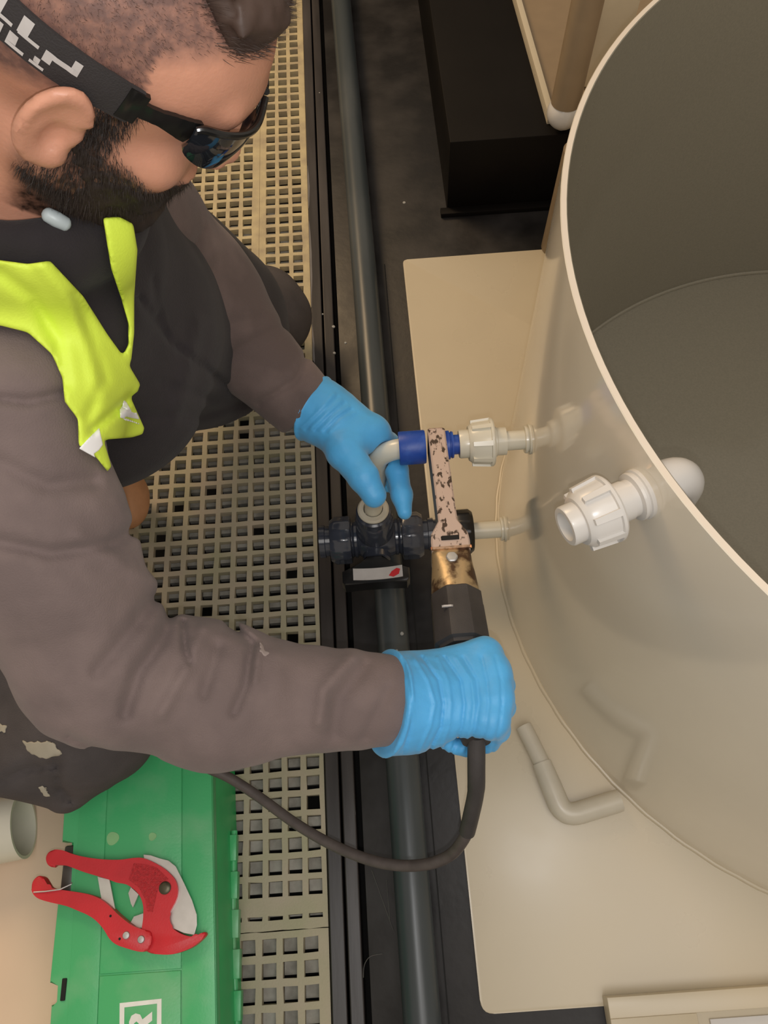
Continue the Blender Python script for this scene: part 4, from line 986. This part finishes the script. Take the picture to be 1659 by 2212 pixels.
LSLV = [(-.275, .655, .785), (-.268, .722, .66), (-.224, .728, .548), tuple(LW + np.array([-.012, .001, .004]))]
CR_L = [([(470, 780), (540, 740), (620, 700)], 9, .004), ([(560, 870), (640, 820), (660, 770)], 6, .005), ([(400, 760), (500, 700), (560, 690)], 10, .004), ([(440, 500), (400, 570)], 7, .004), ([(470, 540), (420, 600)], 8, -.003), ([(350, 560), (350, 660)], 8, .004)]
def lslv_sdf(P):
    d = chain(P, LSLV, [.072, .078, .072, .046], .05)
    p, z = pix(P)
    for pl, wd, a_ in CR_L: d = d + a_ * np.exp(-(polyline_d(p, pl) / (wd * 1.5)) ** 2)
    d = d + .002 * vnoise(P, 55, 8)
    e = (P - LW) @ nrm(LW - LE); return smax(d, e - .004, .008)
sobj('sleeve', lslv_sdf, (-.42, .50, .36), (-.03, .88, .90), .0030, SLEEVE_SHADED, person)
# trousers
CR_T = [([(120, 1640), (128, 1700), (150, 1730)], 6, .006), ([(0, 1690), (60, 1660), (130, 1650)], 8, .006), ([(250, 1700), (330, 1670)], 8, .004)]
def trou_sdf(P):
    d = chain(P, [PV + (-.02, 0, -.03), RH_, RK + (-.01, -.002, 0), RA], [.14, .125, .082, .070], .05)
    d = smin(d, chain(P, [W(60, 1640, .27), W(137, 1712, .25)], [.055, .026], .02), .03)
    d = smin(d, chain(P, [PV + (-.02, .03, -.03), LH_, LK, LA], [.14, .115, .078, .066], .05), .03)
    p, z = pix(P)
    for pl, wd, a_ in CR_T: d = d + a_ * np.exp(-(polyline_d(p, pl) / wd) ** 2)
    return d + .004 * vnoise(P, 40, 9)
PATCH = [(50, 1600), (110, 1602), (135, 1628), (95, 1640), (60, 1622)]
def trou_mi(c):
    p, z = pix(c); return ((poly_sd(p, PATCH) + 6 * vnoise(c, 400, 3) < 0) & (z < 1.2)) | ((poly_sd(p, [(85, 1700), (100, 1702), (108, 1722), (94, 1716)]) < 0)) | (poly_sd(p, [(0, 1565), (14, 1572), (8, 1582), (0, 1580)]) < 0)
sobj('trousers', trou_sdf, (-.95, .12, -.0), (-.05, 1.20, .58), .0055, TROU, person)
trou_o = [o for o in bpy.data.objects if o.name == 'trousers'][0]
for nm_, pl_, cx_, cy_ in (('paint_patch', PATCH, 85, 1620), ('paint_patch', [(84, 1700), (100, 1702), (109, 1722), (94, 1717)], 96, 1710), ('paint_patch', [(-3, 1562), (14, 1570), (9, 1582), (-3, 1582)], 5, 1572)):
    d0 = Rm.T @ np.array([cx_ - IW / 2, cy_ - IH / 2, FPX]); d0 /= np.linalg.norm(d0); t_ = .5
    for _ in range(150):
        v_ = float(trou_sdf((CAM + d0 * t_)[None])[0]); t_ += v_ * .5
        if v_ < .0005: break
    cpt = CAM + d0 * t_
    def pf(P, pl_=pl_):
        p, z = pix(P); b = trou_sdf(P); return np.maximum(np.maximum(b - .0012, -(b + .002)), (poly_sd(p, pl_) + 4 * vnoise(P, 500, 3)) * z / FPX)
    sobj(nm_, pf, cpt - .035, cpt + .035, .0012, PAINT, trou_o, largest=False)
# boots
for k, (a_, b_) in enumerate([(W(245, 1025, .10), W(272, 1100, .05)), (RA + (-.05, 0, -.03), RA + (-.18, .02, -.05))]):
    def boot_sdf(P, a_=np.array(a_), b_=np.array(b_)):
        return smin(chain(P, [a_, b_], [.045, .036], .02), ell(P, (a_ + b_) / 2 - (0, 0, .02), (.045, .05, .03)), .02)
    lo_, hi_ = np.minimum(a_, b_) - .07, np.maximum(a_, b_) + .07
    sobj('boot', boot_sdf, lo_, hi_, .005, BOOT, person)
def march(f, px_, py_, t0=.3):
    d_ = Rm.T @ np.array([px_ - IW / 2, py_ - IH / 2, FPX]); d_ /= np.linalg.norm(d_); t = t0
    for _ in range(200):
        s_ = float(f((CAM + d_ * t)[None])[0]); t += s_ * .6
        if s_ < .0005: break
    return CAM + d_ * t, d_
# vest
VP_MAIN = [(-500, 500), (0, 562), (60, 570), (108, 563), (180, 640), (232, 722), (270, 775), (303, 830), (298, 845), (282, 858), (312, 925), (308, 938), (285, 945), (224, 950), (241, 1008), (232, 1018), (205, 985), (170, 962), (168, 905), (140, 868), (134, 815), (112, 765), (60, 718), (0, 703), (-100, 700), (-500, 720)]
VP_SIDE = [(222, 470), (258, 468), (288, 484), (297, 540), (290, 640), (290, 720), (284, 775), (279, 792), (262, 772), (277, 745), (277, 700), (262, 645), (240, 580)]
def vest_base(P): return smin(smin(torso(P), chain(P, RSLV[:2], [.070, .068], .03), .03), collar(P) - .001, .022)
CR_V = [([(0, 590), (70, 640), (125, 740), (140, 830)], 16, .0045), ([(90, 575), (150, 650), (200, 760), (215, 850)], 20, -.0045), ([(165, 640), (200, 740), (225, 820), (190, 900)], 14, .0035), ([(283, 858), (240, 895), (200, 930)], 10, .005)]
def vest_sdf(P):
    p, z = pix(P); b = vest_base(P) - .010
    for pl, wd, a_ in CR_V: b = b + a_ * np.exp(-(polyline_d(p, pl) / wd) ** 2)
    b = b + .0015 * vnoise(P, 50, 11)
    reg = np.minimum(poly_sd(p, VP_MAIN), poly_sd(p, VP_SIDE)) * z / FPX
    cut = smax(b, -(b + .0075), .001)
    facing = (P[..., 2] < .40)
    return np.where(facing, .02, smax(cut, reg, .002))
sobj('vest', vest_sdf, (-.50, .25, .40), (-.08, .92, .95), .0023, VEST, person)
vest_o = [o for o in bpy.data.objects if o.name == 'vest'][0]
def crop_pt(x, y): return (150 + x / 7.375, 840 + y / 7.375)
TAPE = [crop_pt(*p) for p in [(150, 950), (300, 790), (450, 640), (475, 620), (505, 760), (535, 890), (470, 980), (390, 1035), (412, 1095), (330, 1050)]]
LOGO = [[crop_pt(*p) for p in [(870, 180), (910, 210), (985, 345), (935, 335), (845, 280), (848, 225)]], [crop_pt(*p) for p in [(830, 285), (900, 335), (985, 362), (1040, 385), (1068, 372), (1112, 470), (1108, 488), (985, 462), (905, 440), (860, 470), (810, 465), (800, 330)]]]
LOGO += [[crop_pt(*p) for p in [(860 + k * 33, 455 + k * 12), (878 + k * 33, 460 + k * 12), (882 + k * 33, 500 + k * 10), (868 + k * 33, 496 + k * 10)]] for k in range(8)]
def patch(name, polys, lo, hi):
    def f(P):
        p, z = pix(P); b = vest_base(P) - .010
        for pl, wd, a_ in CR_V: b = b + a_ * np.exp(-(polyline_d(p, pl) / wd) ** 2)
        b = b + .0015 * vnoise(P, 50, 11)
        reg = poly_sd(p, polys[0])
        for q in polys[1:]: reg = np.minimum(reg, poly_sd(p, q))
        return np.maximum(np.maximum(b - .0014, -(b + .0016)), reg * z / FPX)
    sobj(name, f, lo, hi, .0009, REFL, vest_o, largest=False)
c1, _d = march(lambda P: vest_base(P) - .010, 198, 955); c2, _d = march(lambda P: vest_base(P) - .010, 284, 886)
patch('reflective_tape', [TAPE], c1 - .045, c1 + .045); patch('printed_emblem', LOGO, c2 - .038, c2 + .038)
tg, td = march(lambda P: np.minimum(hood_sdf(P), body_sdf(P)), 122, 474)
bm = new(); tube(bm, [tg - td * .004 + HF * a_ * .0085 for a_ in (-1.15, -1.0, -.8, 0, .8, 1.0, 1.15)], [.0015, .0038, .0050, .0056, .0050, .0038, .0015], 20); obj('collar_toggle', bm, mat('pale_blue_grey_plastic', (.42, .48, .50, 1), .4), person)

# --- gloves
def glove(name, f, lo, hi, h=.0017): return sobj(name, f, lo, hi, h, GLOVE, person)
# right glove: back of the hand up, forearm along +X, fingers wrapped round the grip
GC = tpos((t4 + t5) / 2, .003, -.004)
fwd = nrm(np.array([1, .02, .03])); lat = nrm(ta - fwd * (ta @ fwd)); upn = nrm(np.cross(lat, fwd)); upn = upn if upn[2] > 0 else -upn
def G(a_, b_, c_): return GC + fwd * a_ + lat * b_ + upn * c_   # a towards knuckles, b towards the little finger / cable, c up
WR = RW
def rglove(P):
    q = P - GC; a_, b_, c_ = q @ fwd, q @ lat, q @ upn; Q = np.stack([a_, b_, c_], -1)
    # palm / back of hand
    d = None
    mcp = [(.018, -.032, .028), (.024, -.008, .031), (.022, .017, .029), (.014, .040, .024)]
    wr = [(-.062, -.020, .016), (-.062, -.006, .018), (-.062, .008, .017), (-.062, .020, .014)]
    for m_, w__ in zip(mcp, wr):
        c = cone(Q, w__, m_, .021, .0165); d = c if d is None else smin(d, c, .022)
    d = smin(d, cone(Q, (-.060, 0, .012), (-.010, 0, .012), .028, .026), .02)
    # fingers: three phalanges curled round the handle
    for i, (m_, L_) in enumerate(zip(mcp, (1.0, 1.06, 1.0, .86))):
        m_ = np.array(m_); p1 = m_ + np.array([.009, .001, -.026]) * L_; p2 = p1 + np.array([-.010, .001, -.030]) * L_; p3 = p2 + np.array([-.026, .0, -.010]) * L_ ; p4 = p3 + np.array([-.018, 0, .010]) * L_
        r = (.0125, .0118, .0108, .0100)[i] if i < 3 else .0105
        d = smin(d, chain(Q, [m_, p1, p2, p3, p4], [.0150, r + .0012, r, r * .92, r * .82], .004), .011)
    # thumb along the index side, wrapping under the grip
    d = smin(d, chain(Q, [(-.050, -.022, .004), (-.032, -.042, -.010), (-.004, -.044, -.026), (.018, -.036, -.033)], [.018, .015, .0125, .010], .006), .012)
    # cuff
    cw = GC + fwd * -.10
    ce = [WR + np.array([-.004, .000, .012]), WR + np.array([.022, -.001, .002]), G(-.056, 0, .008)]; cd2 = nrm((.88, -.02, -.47))
    cf = chain(P, [ce[0] - cd2 * .04] + ce, [.047, .0465, .0415, .034], .02)
    cf = smax(cf, -((P - ce[0]) @ cd2) - .004, .003)
    d = smin(d, cf, .018)
    p, z = pix(P)
    for pl, wd, am in RG: d = d + am * np.exp(-(polyline_d(p, pl) / wd) ** 2)
    bead = np.abs((P - ce[0]) @ cd2 + .002); d = d - .0022 * np.exp(-(bead / .0025) ** 2)
    return d + .0004 * vnoise(P, 240, 12)
RG = []
for xs_, a_ in [((895, 925, 940, 930, 905), -.0016), ((912, 948, 957, 952, 925), .0022), ((945, 968, 975, 970, 952), -.0012), ((960, 995, 1003, 998, 975), .0018), ((985, 1018, 1024, 1018, 1000), -.0012), ((1000, 1030, 1035, 1028, 1008), .0014), ((1040, 1052, 1056, 1050, 1036), .0012), ((1070, 1082, 1084, 1078, 1062), .0012), ((870, 882, 890, 886, 872), .0016), ((850, 872, 878, 872, 852), -.0014)]:
    RG.append(([(x_, y_) for x_, y_ in zip(xs_, (1420, 1470, 1520, 1570, 1625))], 3.6, a_))
glove('glove', rglove, GC + (-.13, -.12, -.10), GC + (.10, .12, .10), .0015)
# left glove: back of hand towards the camera, thumb and fingers pinching the elbow pipe
K = lambda x, y, z: W(x, y, z)
EC = np.array([.0, YU, ZU])
def lglove(P):
    d = None
    wr = K(672, 876, .425)
    # back of the hand as four metacarpals from wrist to knuckles
    for a_, b_ in zip([(700, 868, .432), (698, 880, .425), (695, 895, .418), (690, 905, .412)], [(812, 930, .420), (802, 940, .414), (788, 948, .404), (768, 955, .390)]):
        c = cone(P, K(*a_), K(*b_), .022, .0165); d = c if d is None else smin(d, c, .02)
    d = smin(d, cone(P, K(700, 885, .415), K(770, 940, .425), .027, .025), .02)
    # thumb (left of the riser)
    d = smin(d, chain(P, [K(712, 915, .42), K(745, 975, .432), K(785, 1030, .432), K(808, 1070, .422)], [.028, .0240, .0192, .0158], .006), .016)
    # index finger: over the back of the elbow, then down on its far side
    d = smin(d, chain(P, [K(806, 930, .420), K(842, 965, .385), K(857, 1015, .378), K(868, 1070, .376), K(874, 1106, .376)], [.0180, .0155, .0152, .0140, .0100], .006), .010)
    # middle, ring and little fingers tucked behind
    for dz, dx_, L_ in ((-.024, 6, 1.0), (-.045, -4, .92), (-.062, -18, .80)):
        d = smin(d, chain(P, [K(795 + dx_, 925, .432 + dz * .6), K(835 + dx_, 955, .400 + dz), K(846 + dx_, 1005, .375 + dz), K(856 + dx_, 1005 + 55 * L_, .372 + dz)], [.0155, .0125, .0115, .0095], .006), .006)
    ce = [K(675, 884, .425), K(700, 896, .425), K(715, 905, .422)]
    cf = chain(P, ce, [.0410, .0350, .030], .02); ad = nrm(ce[1] - ce[0])
    cf = smax(cf, -((P - ce[0]) @ ad) - .002, .004)
    d = smin(d, cf, .02)
    p, z = pix(P)
    for pl, wd, am in LG: d = d + am * np.exp(-(polyline_d(p, pl) / wd) ** 2)
    bead = np.abs((P - ce[0]) @ ad - .001); d = d - .0022 * np.exp(-(bead / .0025) ** 2)
    # keep the pipe free
    seg_ = np.minimum(cone(P, lowp, top - up * bl, .0142, .0142), cone(P, top + (bl * .6, 0, -bl * .1), (.05, YU, ZU), .0142, .0142))
    seg_ = np.minimum(seg_, chain(P, pth[2:], [.0142] * len(pth[2:]), .001))
    return smax(d, -seg_, .003) + .0003 * vnoise(P, 240, 13)
LG = []
for k in range(7):
    f_ = k / 6; LG.append(([(650 + 62 * f_, 925 + 8 * f_), (690 + 50 * f_, 885 + 20 * f_), (722 + 45 * f_, 850 + 42 * f_)], 3.2, .0013 if k % 2 else -.0010))
glove('glove', lglove, (-.15, .46, .28), (.10, .72, .53), .0016)
